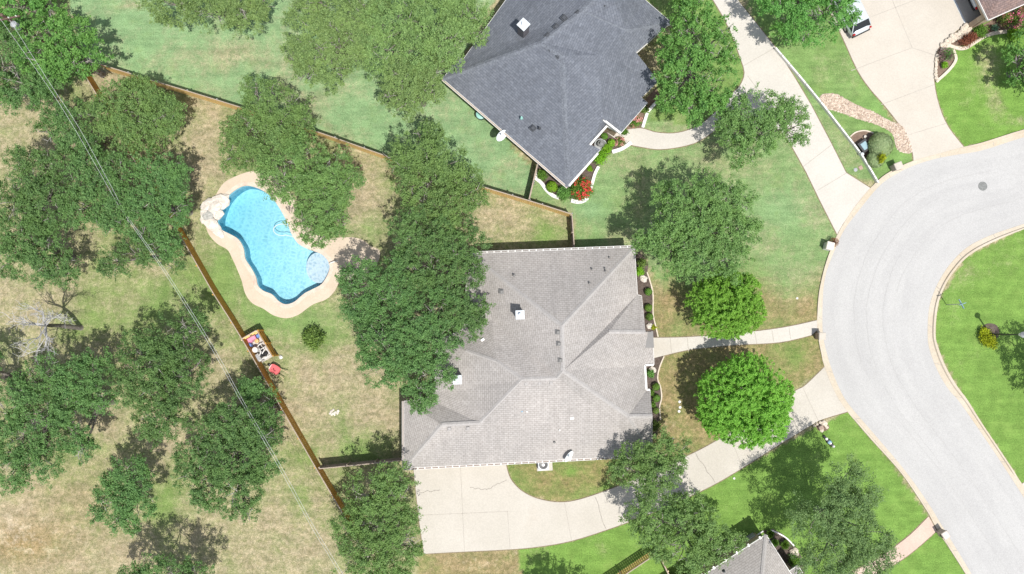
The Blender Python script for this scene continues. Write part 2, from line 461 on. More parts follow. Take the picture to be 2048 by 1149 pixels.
# ------------------------------------------------------------------ pixel outlines shared by several builders
POOL = smooth([(469, 382), (450, 401), (438, 429), (436, 446), (444, 460), (461, 469), (477, 479), (487, 496), (491, 518), (502, 535),
               (512, 554), (516, 571), (527, 582), (544, 589), (558, 603), (572, 609), (589, 604), (608, 588), (625, 579), (644, 568),
               (657, 546), (659, 529), (650, 515), (639, 507), (617, 499), (597, 488), (583, 468), (575, 446), (561, 420), (544, 396),
               (520, 379), (492, 372)], True, 4)
DECK = smooth([(463, 357), (444, 371), (429, 396), (414, 425), (412, 451), (419, 471), (436, 489), (455, 500), (465, 518), (475, 540), (484, 563),
               (491, 588), (505, 607), (527, 618), (547, 631), (572, 637), (597, 630), (625, 610), (653, 599), (670, 582), (680, 566),
               (712, 558), (742, 543), (758, 520), (759, 501), (742, 493), (728, 482), (711, 476), (686, 475), (660, 477), (630, 466),
               (608, 440), (592, 406), (572, 375), (545, 352), (505, 343)], True, 4)
ROAD_OUT = smooth([(2240, 236), (2140, 254), (2048, 275), (1965, 301), (1913, 310), (1871, 318), (1826, 332), (1788, 351), (1757, 374), (1715, 425), (1687, 463),
                   (1666, 509), (1652, 547), (1646, 589), (1645, 658), (1650, 693), (1663, 738), (1680, 780), (1699, 811), (1748, 868),
                   (1808, 939), (1856, 1006), (1881, 1047), (1906, 1087), (1941, 1145), (2000, 1245), (2060, 1340)], False, 4)
KERB_OUT = smooth([(2240, 218), (2140, 237), (2048, 259), (1965, 285), (1927, 294), (1871, 309), (1826, 322), (1780, 343), (1748, 368), (1706, 418), (1674, 470),
                   (1653, 519), (1639, 573), (1634, 615), (1634, 660), (1638, 692), (1648, 732), (1668, 782), (1693, 822), (1738, 876),
                   (1799, 944), (1847, 1014), (1872, 1056), (1896, 1095), (1929, 1147), (1988, 1248), (2048, 1344)], False, 4)
ROAD_IN = smooth([(2240, 385), (2140, 416), (2048, 448), (1983, 470), (1934, 495), (1899, 530), (1875, 568), (1859, 612), (1855, 665), (1859, 700), (1875, 742),
                  (1896, 778), (1918, 803), (1947, 844), (1988, 904), (2030, 968), (2062, 1018), (2130, 1120), (2200, 1225)], False, 4)
KERB_IN = smooth([(2240, 398), (2140, 428), (2048, 459), (1983, 486), (1936, 513), (1908, 543), (1888, 575), (1875, 612), (1870, 668), (1876, 696), (1892, 736),
                  (1913, 772), (1934, 800), (1960, 842), (2000, 902), (2040, 962), (2074, 1012), (2142, 1113), (2212, 1218)], False, 4)

# ------------------------------------------------------------------ ground (one sheet, turf type stored per vertex)
def build_ground():
    def axis(lo, hi, st):
        c = list(np.arange(lo, hi + 1e-6, st))
        a, d = lo, st
        left, right = [], []
        while a > -1500: d *= 1.6; a -= d; left.append(a)
        a, d = hi, st
        while a < 1500: d *= 1.6; a += d; right.append(a)
        return np.array(left[::-1] + c + right)
    xs = axis(-46, 46, 0.32); ys = axis(-26, 31, 0.32)
    X, Y = np.meshgrid(xs, ys)
    x, y = X.ravel(), Y.ravel()
    zz = -(y * ST) * 1 + (-H) * CT
    yy = y * CT + (-H) * ST
    pxx = 1024 + FPX * x / (-zz); pyy = 574.5 - FPX * yy / (-zz)
    bad = -zz <= 1
    pxx[bad] = -9999; pyy[bad] = -9999
    pts = np.stack([pxx, pyy], 1)
    # dryness, vividness, blueness
    D = np.full(len(x), 0.62); V = np.full(len(x), 0.3); B = np.zeros(len(x))
    def reg(poly, d, v, b):
        k = inside(pts, poly); D[k] = d; V[k] = v; B[k] = b
    fence = [(165, 143), (190, 184), (267, 299), (288, 337), (358, 440), (447, 600), (495, 676), (521, 723), (643, 935), (700, 1035)]
    reg([(-900, -300), (90, -300), (175, 139)] + fence + [(780, 1200), (780, 1600), (-900, 1600)], 0.56, 0.30, 0.05)
    reg(fence + [(740, 1140), (845, 1108), (838, 940), (1000, 700), (990, 500), (1145, 497), (1145, 430), (980, 383), (785, 320), (630, 265), (465, 212), (195, 130)], 0.56, 0.35, 0.10)
    reg([(165, 130), (90, -200), (1100, -200), (900, 160), (1060, 330), (1058, 400), (980, 380), (785, 320), (630, 265), (465, 212), (195, 130)], 0.27, 0.45, 0.75)
    reg([(1056, 398), (1145, 430), (1148, 500), (1280, 500), (1330, 590), (1640, 600), (1680, 470), (1570, 260), (1400, 150), (1300, 200), (1140, 380), (1072, 330)], 0.30, 0.42, 0.40)
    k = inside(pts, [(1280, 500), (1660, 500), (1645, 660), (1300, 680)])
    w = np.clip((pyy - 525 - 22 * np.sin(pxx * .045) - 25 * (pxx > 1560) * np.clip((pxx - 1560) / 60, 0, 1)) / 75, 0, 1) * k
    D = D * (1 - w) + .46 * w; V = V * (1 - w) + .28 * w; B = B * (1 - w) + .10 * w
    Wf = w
    reg([(1300, 690), (1640, 655), (1655, 735), (1380, 915), (1290, 900)], 0.56, 0.22, 0.0)
    reg([(1005, 925), (1240, 915), (1240, 985), (1120, 1008), (1040, 985)], 0.44, 0.28, 0.0)
    reg([(840, 1100), (1050, 1096), (1090, 1400), (820, 1400)], 0.60, 0.25, 0.0)
    reg([(1040, 1096), (1150, 1080), (1450, 955), (1700, 820), (1940, 1145), (2100, 1500), (1060, 1500)], 0.06, 0.85, 0.0)
    reg([(2300, 380), (2048, 455), (1930, 515), (1875, 610), (1870, 680), (1930, 800), (2045, 970), (2400, 1500), (2800, 900)], 0.07, 0.82, 0.0)
    reg([(1545, 90), (1490, 0), (1480, -200), (1700, -200), (1690, 80), (1830, 320), (1755, 365)], 0.12, 0.62, 0.22)
    reg([(1478, 0), (1550, 97), (1642, 204), (1719, 303), (1757, 366), (1690, 350)], 0.30, 0.45, 0.35)
    reg([(1865, 110), (1940, 40), (2300, -60), (2300, 230), (1925, 295), (1870, 200)], 0.06, 0.92, 0.0)
    reg([(1280, -10), (1300, -200), (1440, -200), (1500, 120), (1440, 260), (1300, 240), (1345, 45)], 0.22, 0.6, 0.1)
    def blob(cx, cy, rx, ry, dd=0, dv=0, db=0):
        w = np.exp(-(((pxx - cx) / rx) ** 2 + ((pyy - cy) / ry) ** 2))
        D[:] += w * dd; V[:] += w * dv; B[:] += w * db
    for a in [  # dry field
        (330, 600, 130, 60, -.26, .1, .05), (330, 690, 60, 40, -.2, .1), (60, 270, 130, 60, .12), (330, 880, 70, 50, .16), (330, 1000, 40, 40, -.3, .1),
        (120, 1080, 190, 90, .20), (60, 600, 80, 60, .12), (430, 690, 30, 60, .12), (440, 560, 40, 60, -.2), (600, 960, 30, 70, -.15), (560, 1090, 130, 50, .12),
        (300, 1040, 70, 40, -.1), (20, 1050, 60, 60, .2), (470, 640, 20, 40, .1), (180, 660, 60, 40, -.18), (520, 1040, 80, 30, .14), (700, 1125, 40, 30, -.2),
        # pool yard
        (600, 640, 110, 40, -.30, .12, .1), (440, 540, 50, 80, -.16, .05), (700, 450, 60, 40, -.12, .05, .1), (420, 270, 60, 50, .05), (230, 160, 40, 20, .22), (730, 370, 40, 60, .18), (1000, 430, 50, 30, .16),
        (680, 760, 80, 60, .12), (600, 800, 60, 60, .16), (740, 870, 60, 30, -.12), (700, 905, 60, 20, -.25, .1), (520, 640, 40, 30, -.22, .1), (640, 680, 50, 30, -.15), (380, 330, 40, 40, .2), (1100, 470, 40, 25, -.28, .2),
        (360, 250, 40, 30, .05), (760, 820, 40, 50, .12), (540, 840, 30, 30, .15), (1040, 400, 30, 14, .1), (570, 760, 40, 30, -.05), (270, 330, 30, 20, .25),
        # upper yard
        (470, 110, 70, 30, .24), (350, 130, 70, 25, .12), (250, 40, 50, 25, -.12), (600, 210, 40, 40, .22), (270, 10, 30, 10, .3), (720, 210, 60, 25, -.14), (960, 250, 40, 40, -.1), (1010, 340, 40, 20, .12), (700, 180, 30, 30, .12), (560, 150, 30, 40, .12), (690, 270, 60, 12, .16), (640, 100, 40, 40, -.1),
        # front lawn
        (1280, 400, 60, 60, .06, 0, -.1), (1560, 420, 60, 50, -.06, 0, .2), (1550, 560, 60, 30, .10), (1590, 610, 50, 30, .18), (1440, 330, 80, 30, .12), (1180, 420, 40, 30, -.1, 0, .3), (1380, 320, 50, 20, .05), (1250, 470, 30, 15, .15), (1620, 500, 30, 40, -.06), (1220, 360, 40, 30, -.05, 0, .1),
        (1340, 600, 30, 40, .22), (1320, 640, 20, 30, .12), (1450, 690, 60, 12, .1),
        # near grey house front
        (1330, 800, 20, 70, .12), (1600, 700, 30, 30, -.16, .15), (1340, 860, 40, 30, .12), (1560, 700, 40, 20, -.06), (1375, 890, 20, 20, .06),
        (1140, 945, 15, 8, -.3, .5), (1215, 975, 12, 8, -.3, .5), (1150, 965, 40, 15, .14), (1030, 960, 30, 25, -.14), (1110, 950, 30, 10, .1),
        (940, 1125, 60, 25, .16), (1060, 1120, 40, 30, .12), (860, 1125, 20, 20, -.2),
        # vivid lawns
        (1480, 1000, 40, 30, .13), (1180, 1095, 40, 15, .16), (1080, 1120, 40, 25, .18), (1660, 850, 30, 20, .25), (1400, 1010, 60, 15, -.04), (1330, 1120, 8, 20, .45), (1650, 990, 60, 60, -.05),
        (1960, 540, 60, 40, .12), (2000, 500, 40, 30, .15), (1930, 680, 40, 60, .06), (1980, 760, 60, 40, -.05), (2020, 860, 40, 60, -.05), (1915, 620, 20, 30, .1), (2000, 580, 40, 40, -.03),
        (1970, 150, 28, 50, .45), (1995, 210, 20, 30, .5), (1930, 210, 14, 10, .3), (1985, 100, 25, 25, .2), (2040, 240, 30, 12, .3), (1900, 200, 20, 40, -.03),
        (1680, 170, 40, 40, .12), (1640, 150, 20, 30, .22), (1700, 240, 30, 12, .05), (1780, 320, 30, 20, -.1, .3), (1760, 215, 40, 20, -.06, .3), (1600, 170, 40, 60, .04)]:
        blob(*a)
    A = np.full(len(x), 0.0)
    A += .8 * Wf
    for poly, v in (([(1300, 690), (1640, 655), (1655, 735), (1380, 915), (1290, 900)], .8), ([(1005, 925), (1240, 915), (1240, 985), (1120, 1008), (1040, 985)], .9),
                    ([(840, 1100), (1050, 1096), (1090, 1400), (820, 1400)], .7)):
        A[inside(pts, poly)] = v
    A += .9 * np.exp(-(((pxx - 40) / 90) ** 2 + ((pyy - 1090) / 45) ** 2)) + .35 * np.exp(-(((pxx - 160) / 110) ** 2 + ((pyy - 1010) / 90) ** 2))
    col = np.stack([D, V, B, A], 1).clip(0, 1)
    ny, nx = X.shape
    i = np.arange(ny * nx).reshape(ny, nx)
    quads = np.stack([i[:-1, :-1], i[:-1, 1:], i[1:, 1:], i[1:, :-1]], -1).reshape(-1, 4)
    big = [(px, py) for px, py in POOL]
    hole = inside(pts, big)
    keep = ~hole[quads].any(1)
    quads = quads[keep]
    me = bpy.data.meshes.new("ground")
    co = np.stack([x, y, np.zeros_like(x)], 1)
    me.vertices.add(len(co)); me.vertices.foreach_set('co', co.ravel())
    me.loops.add(quads.size); me.loops.foreach_set('vertex_index', quads.ravel().astype(np.int32))
    me.polygons.add(len(quads)); me.polygons.foreach_set('loop_start', np.arange(0, quads.size, 4, dtype=np.int32))
    me.update(calc_edges=True); me.validate()
    at = me.color_attributes.new('turf', 'FLOAT_COLOR', 'POINT')
    at.data.foreach_set('color', col.astype(np.float32).ravel())
    m, t, b = nmat('turf')
    a = t.nodes.new("ShaderNodeAttribute"); a.attribute_name = 'turf'
    sp = t.nodes.new("ShaderNodeSeparateColor"); t.links.new(a.outputs['Color'], sp.inputs[0])
    n1, n2, n3 = noise(t, 2.4, 5, 0.7), noise(t, 0.35, 5, 0.65, dist=0.4), noise(t, 11.0, 4, 0.75)
    dry = math2(t, 'ADD', sp.outputs[0], math2(t, 'MULTIPLY', math2(t, 'SUBTRACT', n2, 0.5), 1.0))
    dry = math2(t, 'ADD', dry, math2(t, 'MULTIPLY', math2(t, 'SUBTRACT', n1, 0.5), 0.55))
    dry = math2(t, 'ADD', dry, math2(t, 'MULTIPLY', math2(t, 'SUBTRACT', n3, 0.5), 0.55))
    green = mixc(t, sp.outputs[1], (0.160, 0.200, 0.072), (0.142, 0.258, 0.054))
    green = mixc(t, math2(t, 'MULTIPLY', sp.outputs[2], 0.85), green, (0.212, 0.340, 0.200))
    lowv = mixc(t, ramp(t, n1, 0.35, 0.65), (0.282, 0.232, 0.152), (0.382, 0.320, 0.225))
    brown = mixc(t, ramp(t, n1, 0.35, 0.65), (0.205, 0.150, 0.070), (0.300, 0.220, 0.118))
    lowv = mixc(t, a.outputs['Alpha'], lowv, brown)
    col2 = mixc(t, ramp(t, dry, 0.15, 0.85), green, lowv)
    bare = math2(t, 'ADD', math2(t, 'MULTIPLY', sp.outputs[0], 0.55), math2(t, 'MULTIPLY', noise(t, 1.1, 6, 0.75), 0.9))
    col2 = mixc(t, ramp(t, bare, 0.86, 1.05, 0, 0.8), col2, (0.46, 0.37, 0.28))
    g = mixc(t, ramp(t, n3, 0.28, 0.72), (0.66,) * 3, (1.25,) * 3)
    col2 = mixc(t, 1.0, col2, g, 'MULTIPLY')
    tuft = noise(t, 4.5, 6, 0.8)
    col2 = mixc(t, ramp(t, sp.outputs[0], 0.1, 0.6, 0.30, 1.0), col2, mixc(t, 1.0, col2, mixc(t, ramp(t, tuft, 0.35, 0.62), (0.70, 0.76, 0.70), (1.12, 1.11, 1.10)), 'MULTIPLY'))
    fleck = noise(t, 7.0, 3, 0.8)
    col2 = mixc(t, math2(t, 'MULTIPLY', ramp(t, fleck, 0.66, 0.74), ramp(t, sp.outputs[0], 0.45, 0.75, 0, 0.7)), col2, (0.50, 0.44, 0.35))
    mpg = t.nodes.new("ShaderNodeMapping"); mpg.inputs['Scale'].default_value = (0.28, 2.2, 1.0); mpg.inputs['Rotation'].default_value = (0, 0, 0.12)
    geo = t.nodes.new("ShaderNodeNewGeometry"); t.links.new(geo.outputs['Position'], mpg.inputs[0])
    stripe = noise(t, 0.9, 4, 0.65, mpg.outputs[0])
    col2 = mixc(t, 1.0, col2, mixc(t, ramp(t, stripe, 0.32, 0.68), (0.88, 0.90, 0.86), (1.10, 1.08, 1.06)), 'MULTIPLY')
    yel = noise(t, 0.55, 6, 0.7)
    col2 = mixc(t, math2(t, 'MULTIPLY', ramp(t, yel, 0.5, 0.72, 0, 0.45), sp.outputs[1]), col2, (0.200, 0.285, 0.075))
    mow = noise(t, 1.0, 4, 0.6)
    col2 = mixc(t, 1.0, col2, mixc(t, ramp(t, mow, 0.3, 0.7), (0.86,) * 3, (1.12,) * 3), 'MULTIPLY')
    t.links.new(col2, b.inputs['Base Color']); b.inputs['Roughness'].default_value = 1.0
    b.inputs['Specular IOR Level'].default_value = 0.1
    bump(t, b, n3, 0.6, 0.05)
    me.materials.append(m)
    o = bpy.data.objects.new("ground", me); COL.objects.link(o)
    props(o, kind='structure')
build_ground()

# ------------------------------------------------------------------ road and kerbs
NS = 170
def strip(mb, pa, pb, za, zb, m=0):
    va = [P(*p, 0) for p in pa]; vb = [P(*p, 0) for p in pb]
    n = len(va)
    vs = [(v.x, v.y, za[i] if hasattr(za, '__len__') else za) for i, v in enumerate(va)] + [(v.x, v.y, zb[i] if hasattr(zb, '__len__') else zb) for i, v in enumerate(vb)]
    mb.add(vs, [(i, i + 1, n + i + 1, n + i) for i in range(n - 1)], m)
def road_mat():
    m, t, b = nmat('aged_asphalt')
    c = mixc(t, ramp(t, noise(t, 0.18, 5, 0.6), 0.3, 0.7), (0.372, 0.366, 0.360), (0.396, 0.390, 0.383))
    c = mixc(t, 1.0, c, mixc(t, ramp(t, noise(t, 16.0, 3, 0.8), 0.25, 0.75), (0.82,) * 3, (1.14,) * 3), 'MULTIPLY')
    c = mixc(t, ramp(t, noise(t, 0.9, 6, 0.8), 0.62, 0.76, 0, 0.35), c, (0.30, 0.29, 0.285))
    # tyre paths follow the lane direction stored in uv
    uv = t.nodes.new("ShaderNodeUVMap"); uv.uv_map = "UVMap"
    mp = t.nodes.new("ShaderNodeMapping"); mp.inputs['Scale'].default_value = (4.5, 0.05, 1)
    t.links.new(uv.outputs[0], mp.inputs[0])
    s = noise(t, 1.6, 4, 0.6, mp.outputs[0])
    c = mixc(t, 1.0, c, mixc(t, ramp(t, s, 0.35, 0.65), (0.955, 0.955, 0.957), (1.02, 1.02, 1.018)), 'MULTIPLY')
    t.links.new(c, b.inputs['Base Color']); b.inputs['Roughness'].default_value = 0.92
    return m
MAT['asphalt'] = road_mat()
ro, ri = resample(ROAD_OUT, NS), resample(ROAD_IN, NS)
mb = MB()
NC = 10
rows = []
for k in range(NC + 1):
    f = k / NC
    rows.append([(a[0] * (1 - f) + b[0] * f, a[1] * (1 - f) + b[1] * f) for a, b in zip(ro, ri)])
vs, fs = [], []
for k in range(NC + 1):
    for i in range(NS):
        p = P(*rows[k][i], 0); crown = 0.008 + 0.03 * (1 - (2 * k / NC - 1) ** 2)
        vs.append((p.x, p.y, crown))
for k in range(NC):
    for i in range(NS - 1):
        fs.append((k * NS + i, k * NS + i + 1, (k + 1) * NS + i + 1, (k + 1) * NS + i))
mb.add(vs, fs)
rg = random.Random(21)
def sealed(f0, f1, i0, i1):
    prev = None
    for i in range(i0, i1):
        k = f0 + (f1 - f0) * (i - i0) / (i1 - i0) + rg.uniform(-.004, .004)
        a, b = ro[i], ri[i]; p = P(a[0] * (1 - k) + b[0] * k, a[1] * (1 - k) + b[1] * k); p.z = .016 + .03 * (1 - (2 * k - 1) ** 2)
        if prev is not None:
            d = (p - prev).normalized(); s_ = Vector((-d.y, d.x, 0)) * .018
            mb.add([prev - s_, p - s_, p + s_, prev + s_], [(0, 1, 2, 3)], 1)
        prev = p
for q in ((.27, .30, 30, 96), (.42, .40, 44, 120), (.56, .60, 60, 150), (.70, .66, 20, 70), (.33, .38, 104, 165)): sealed(*q)
MAT['crackseal'] = mottled('faded_crack_seal', (0.335, 0.33, 0.325), (0.375, 0.368, 0.36), 2.0, 12.0, 0.9, 0.15)
road = mb.build("road", [MAT['asphalt'], MAT['crackseal']], smooth=True)
uvl = road.data.uv_layers.new(name="UVMap")
for l in road.data.loops:
    i = l.vertex_index
    uvl.data[l.index].uv = ((i // NS) / NC, (i % NS) * 0.5) if i < NS * (NC + 1) else (0, 0)
props(road, kind='structure')

MOUTHS = [(1708, 425, 62), (1876, 312, 62), (1671, 778, 66), (1880, 1060, 24), (2046, 968, 20), (1640, 650, 14)]
def kerb(pa, pb, name):
    a, b = resample(pa, 240), resample(pb, 240)
    prof = [(0.0, 0.006), (0.03, 0.020), (0.60, 0.026), (0.70, 0.135), (0.97, 0.14), (1.0, 0.0)]
    mb = MB()
    hs = []
    for p in b:
        d = min((math.hypot(p[0] - x, p[1] - y) - r for x, y, r in MOUTHS))
        hs.append(min(1.0, max(0.12, (d + 4) / 14)))
    for (f0, z0), (f1, z1) in zip(prof[:-1], prof[1:]):
        q0 = [(u[0] * (1 - f0) + v[0] * f0, u[1] * (1 - f0) + v[1] * f0) for u, v in zip(a, b)]
        q1 = [(u[0] * (1 - f1) + v[0] * f1, u[1] * (1 - f1) + v[1] * f1) for u, v in zip(a, b)]
        s = lambda z: [z if z < 0.03 else 0.028 + (z - 0.028) * h for h in hs]
        strip(mb, q0, q1, s(z0), s(z1))
    # expansion joints
    for i in range(6, 240, 16):
        u, v = P(*a[i]), P(*b[i])
        w = u.lerp(v, 0.6)
        mb.wall(u.lerp(v, 0.04), w, 0.024, 0.031, 0.05, 1)
    o = mb.build(name, [MAT['kerb'], MAT['joint']])
    props(o, kind='structure')
kerb(ROAD_OUT, KERB_OUT, "kerb_outer")
kerb(ROAD_IN, KERB_IN, "kerb_inner")

def W(poly, z=0.0):
    return [(P(*p, z).x, P(*p, z).y) for p in poly]
def wobble(a, b, n, amp, seed):
    rg = random.Random(seed)
    return [(a[0] + (b[0] - a[0]) * i / n + (rg.uniform(-amp, amp) if 0 < i < n else 0),
             a[1] + (b[1] - a[1]) * i / n + (rg.uniform(-amp, amp) if 0 < i < n else 0)) for i in range(n + 1)]
def offset(poly, d):
    n = len(poly); out = []
    ar = sum(poly[i][0] * poly[(i + 1) % n][1] - poly[(i + 1) % n][0] * poly[i][1] for i in range(n))
    sg = 1 if ar > 0 else -1
    for i in range(n):
        a, c = poly[i - 1], poly[(i + 1) % n]
        tx, ty = c[0] - a[0], c[1] - a[1]; L = math.hypot(tx, ty) or 1
        out.append((poly[i][0] + sg * ty / L * d, poly[i][1] - sg * tx / L * d))
    return out
def slab(name, poly, mat, z=0.025, joints=(), cracks=(), kind='structure', edge=True):
    mb = MB()
    mb.prism(W(poly), -0.08, z)
    if edge: mb.prism(offset(W(poly), .075), -.09, .007, 3)
    for a, b in joints:
        mb.wall(P(*a), P(*b), z - 0.01, z + 0.004, 0.045, 1)
    for k, (a, b) in enumerate(cracks):
        q = wobble(a, b, 8, 2.2, k + len(poly))
        for u, v in zip(q[:-1], q[1:]):
            mb.wall(P(*u), P(*v), z - 0.01, z + 0.004, 0.05, 2)
    o = mb.build(name, [mat, MAT['joint'], MAT['crack'], MAT['soil']])
    props(o, kind=kind)
    return o
# drive of the grey house
slab("driveway", [(826, 930)] + [(1013, 924), (1012, 930)] + smooth([(1012, 930), (1021, 958), (1043, 982), (1076, 998), (1119, 1005), (1161, 999), (1228, 976), (1300, 945), (1386, 907),
     (1441, 877), (1520, 828), (1589, 783), (1608, 773), (1634, 749), (1650, 733)], False, 4) + [(1658, 757), (1675, 793), (1694, 823)] +
     smooth([(1694, 824), (1645, 839), (1622, 851), (1553, 893), (1447, 959), (1371, 997), (1290, 1032), (1213, 1060), (1143, 1082), (1082, 1093), (1021, 1099), (900, 1105), (848, 1108)], False, 3) + [(838, 1040)],
     MAT['concrete'],
     joints=[((921, 934), (929, 1103)), ((838, 1031), (1016, 1023)), ((1015, 1023), (1020, 1098)), ((1129, 1006), (1143, 1081)), ((1458, 868), (1484, 934)),
             ((1606, 777), (1636, 841)), ((1290, 951), (1318, 1018))],
     cracks=[((1190, 994), (1212, 1058)), ((1391, 906), (1430, 966)), ((1582, 827), (1597, 864)), ((975, 978), (1014, 960)), ((940, 975), (975, 980)), ((838, 985), (880, 980))])
# drive of the slate roofed house with its parking pad
slab("driveway", [(1400, -60), (1426, 0), (1450, 40), (1470, 85)] + smooth([(1480, 115), (1489, 146), (1480, 172), (1462, 192), (1470, 215), (1520, 240), (1560, 262), (1583, 292)], False, 3) +
     [(1612, 344), (1640, 402), (1674, 469), (1686, 448), (1712, 410), (1744, 375), (1741, 377), (1692, 346), (1660, 283), (1621, 209), (1590, 157), (1551, 96), (1475, 0), (1430, -60)], MAT['concrete_new'],
     joints=[((1487, 132), (1552, 95)), ((1606, 334), (1662, 291)), ((1634, 382), (1692, 347)), ((1495, 152), (1520, 186))])
# drive at the upper right
slab("driveway", [(1628, -60), (1640, -25)] + smooth([(1663, 30), (1685, 75), (1715, 141), (1740, 178), (1767, 209), (1798, 249), (1816, 280), (1825, 306), (1827, 323)], False, 3) +
     [(1850, 316), (1880, 308), (1927, 294)] + smooth([(1927, 294), (1896, 254), (1878, 212), (1868, 163), (1870, 115), (1885, 87), (1934, 45)], False, 3) + [(1950, 30), (1905, -60)], MAT['concrete_tan'],
     joints=[((1702, 142), (1824, 96)), ((1824, 96), (1784, 0)), ((1824, 96), (1872, 112)), ((1762, 210), (1868, 170)), ((1818, 270), (1893, 247)), ((1730, 39), (1852, -8))])
slab("driveway", [(2044, 968), (2120, 918), (2300, 1160), (2200, 1215), (2110, 1068)], MAT['concrete_new'])
# paths
slab("walkway", smooth([(1303, 676), (1366, 675), (1425, 671), (1520, 662), (1580, 653), (1634, 641)], False, 4) + [(1636, 659)] +
     smooth([(1622, 671), (1559, 685), (1475, 690), (1420, 695), (1372, 701), (1306, 717)], False, 4), MAT['concrete_new'], 0.035,
     joints=[((1340 + 34 * i, 675 - i * 1.2 - max(0, i - 4) * 3.2), (1343 + 34 * i, 707 - i * 3.6 - max(0, i - 4) * 1.0)) for i in range(8)])
slab("walkway", smooth([(1243, 262), (1280, 257), (1315, 266), (1357, 266), (1400, 250), (1440, 216), (1466, 190)], False, 4) + [(1484, 205)] +
     smooth([(1455, 240), (1430, 261), (1388, 287), (1325, 299), (1280, 294), (1252, 288)], False, 4), MAT['concrete_new'], 0.035)
slab("walkway", smooth([(1857, 1033), (1820, 1070), (1780, 1100), (1735, 1128), (1690, 1150), (1640, 1170)], False, 3) +
     smooth([(1655, 1190), (1720, 1165), (1790, 1128), (1830, 1100), (1873, 1062)], False, 3), MAT['concrete_pink'], 0.035)
slab("porch", [(1214, 266), (1228, 254), (1250, 268), (1242, 284), (1229, 277)], MAT['concrete_new'], 0.06)

# ------------------------------------------------------------------ swimming pool
def loops_fill(outer, inner, z):
    bm = bmesh.new()
    es = []
    for lp in (outer, inner):
        vs = [bm.verts.new((p[0], p[1], z)) for p in lp]
        for i in range(len(vs)): es.append(bm.edges.new((vs[i], vs[(i + 1) % len(vs)])))
    bmesh.ops.triangle_fill(bm, use_beauty=True, use_dissolve=False, edges=es, normal=(0, 0, 1))
    vs = [tuple(v.co) for v in bm.verts]
    bm.verts.index_update()
    fs = [tuple(v.index for v in f.verts) for f in bm.faces]
    bm.free()
    return vs, fs
PW, DW = W(POOL), W(DECK)
cop = offset(PW, 0.32)
mb = MB()
vs, fs = loops_fill(DW, cop, 0.05); mb.add(vs, fs)
n = len(DW); mb.add([(p[0], p[1], 0.05) for p in DW] + [(p[0], p[1], -0.1) for p in DW], [(i, (i + 1) % n, n + (i + 1) % n, n + i) for i in range(n)])
props(mb.build("pool_deck", MAT['deck']), kind='structure')

pc = P(548, 505)
pool = thing("swimming_pool", (pc.x, pc.y, 0), "blue freeform swimming pool with a shallow ledge beside a tan deck", "swimming pool")
mb = MB()
n = len(PW)
mb.add([(p[0], p[1], 0.065) for p in PW] + [(p[0], p[1], 0.065) for p in cop] + [(p[0], p[1], 0.0) for p in cop] + [(p[0], p[1], -0.06) for p in PW],
       [(i, (i + 1) % n, n + (i + 1) % n, n + i) for i in range(n)] + [(n + i, n + (i + 1) % n, 2 * n + (i + 1) % n, 2 * n + i) for i in range(n)] +
       [(3 * n + i, 3 * n + (i + 1) % n, (i + 1) % n, i) for i in range(n)])
mb.build("coping", mottled('pool_coping', (0.56, 0.49, 0.41), (0.49, 0.40, 0.33), 1.8, 12.0, 0.85, 0.1, c3=(0.46, 0.33, 0.26)), pool)
def plaster():
    m, t, b = nmat('pool_plaster')
    c = mixc(t, ramp(t, noise(t, 3.0, 4), 0.3, 0.7), (0.62, 0.655, 0.665), (0.68, 0.71, 0.72))
    t.links.new(c, b.inputs['Base Color']); b.inputs['Roughness'].default_value = 0.9
    return m
MAT['plaster'] = plaster()
MAT['walltile'] = mottled('pool_wall_plaster', (0.30, 0.50, 0.58), (0.24, 0.44, 0.54), 2.0, 14.0, 0.7, 0.15)
fl = offset(PW, -0.25)
def depth(p):
    px_, py_ = pix(p[0], p[1])
    return -1.25 - 0.75 * max(0.0, min(1.0, (590 - px_) / 150))
mb = MB()
mb.add([(p[0], p[1], -0.06) for p in PW] + [(p[0], p[1], depth(p) + 0.12) for p in offset(PW, -0.03)] + [(p[0], p[1], depth(p)) for p in fl],
       [((i + 1) % n, i, n + i, n + (i + 1) % n) for i in range(n)], 1)
b0 = len(mb.v) - 3 * n
mb.f += [[b0 + n + (i + 1) % n, b0 + n + i, b0 + 2 * n + i, b0 + 2 * n + (i + 1) % n] for i in range(n)]; mb.m += [0] * n
bmf = bmesh.new()
es = []; vv = [bmf.verts.new((p[0], p[1], depth(p))) for p in fl]
for i in range(n): es.append(bmf.edges.new((vv[i], vv[(i + 1) % n])))
bmesh.ops.triangle_fill(bmf, use_beauty=True, edges=es, normal=(0, 0, 1))
bmf.verts.index_update()
mb.add([tuple(v.co) for v in bmf.verts], [tuple(v.index for v in f.verts) for f in bmf.faces], 0); bmf.free()
basin = mb.build("basin", [MAT['plaster'], MAT['walltile']], pool)
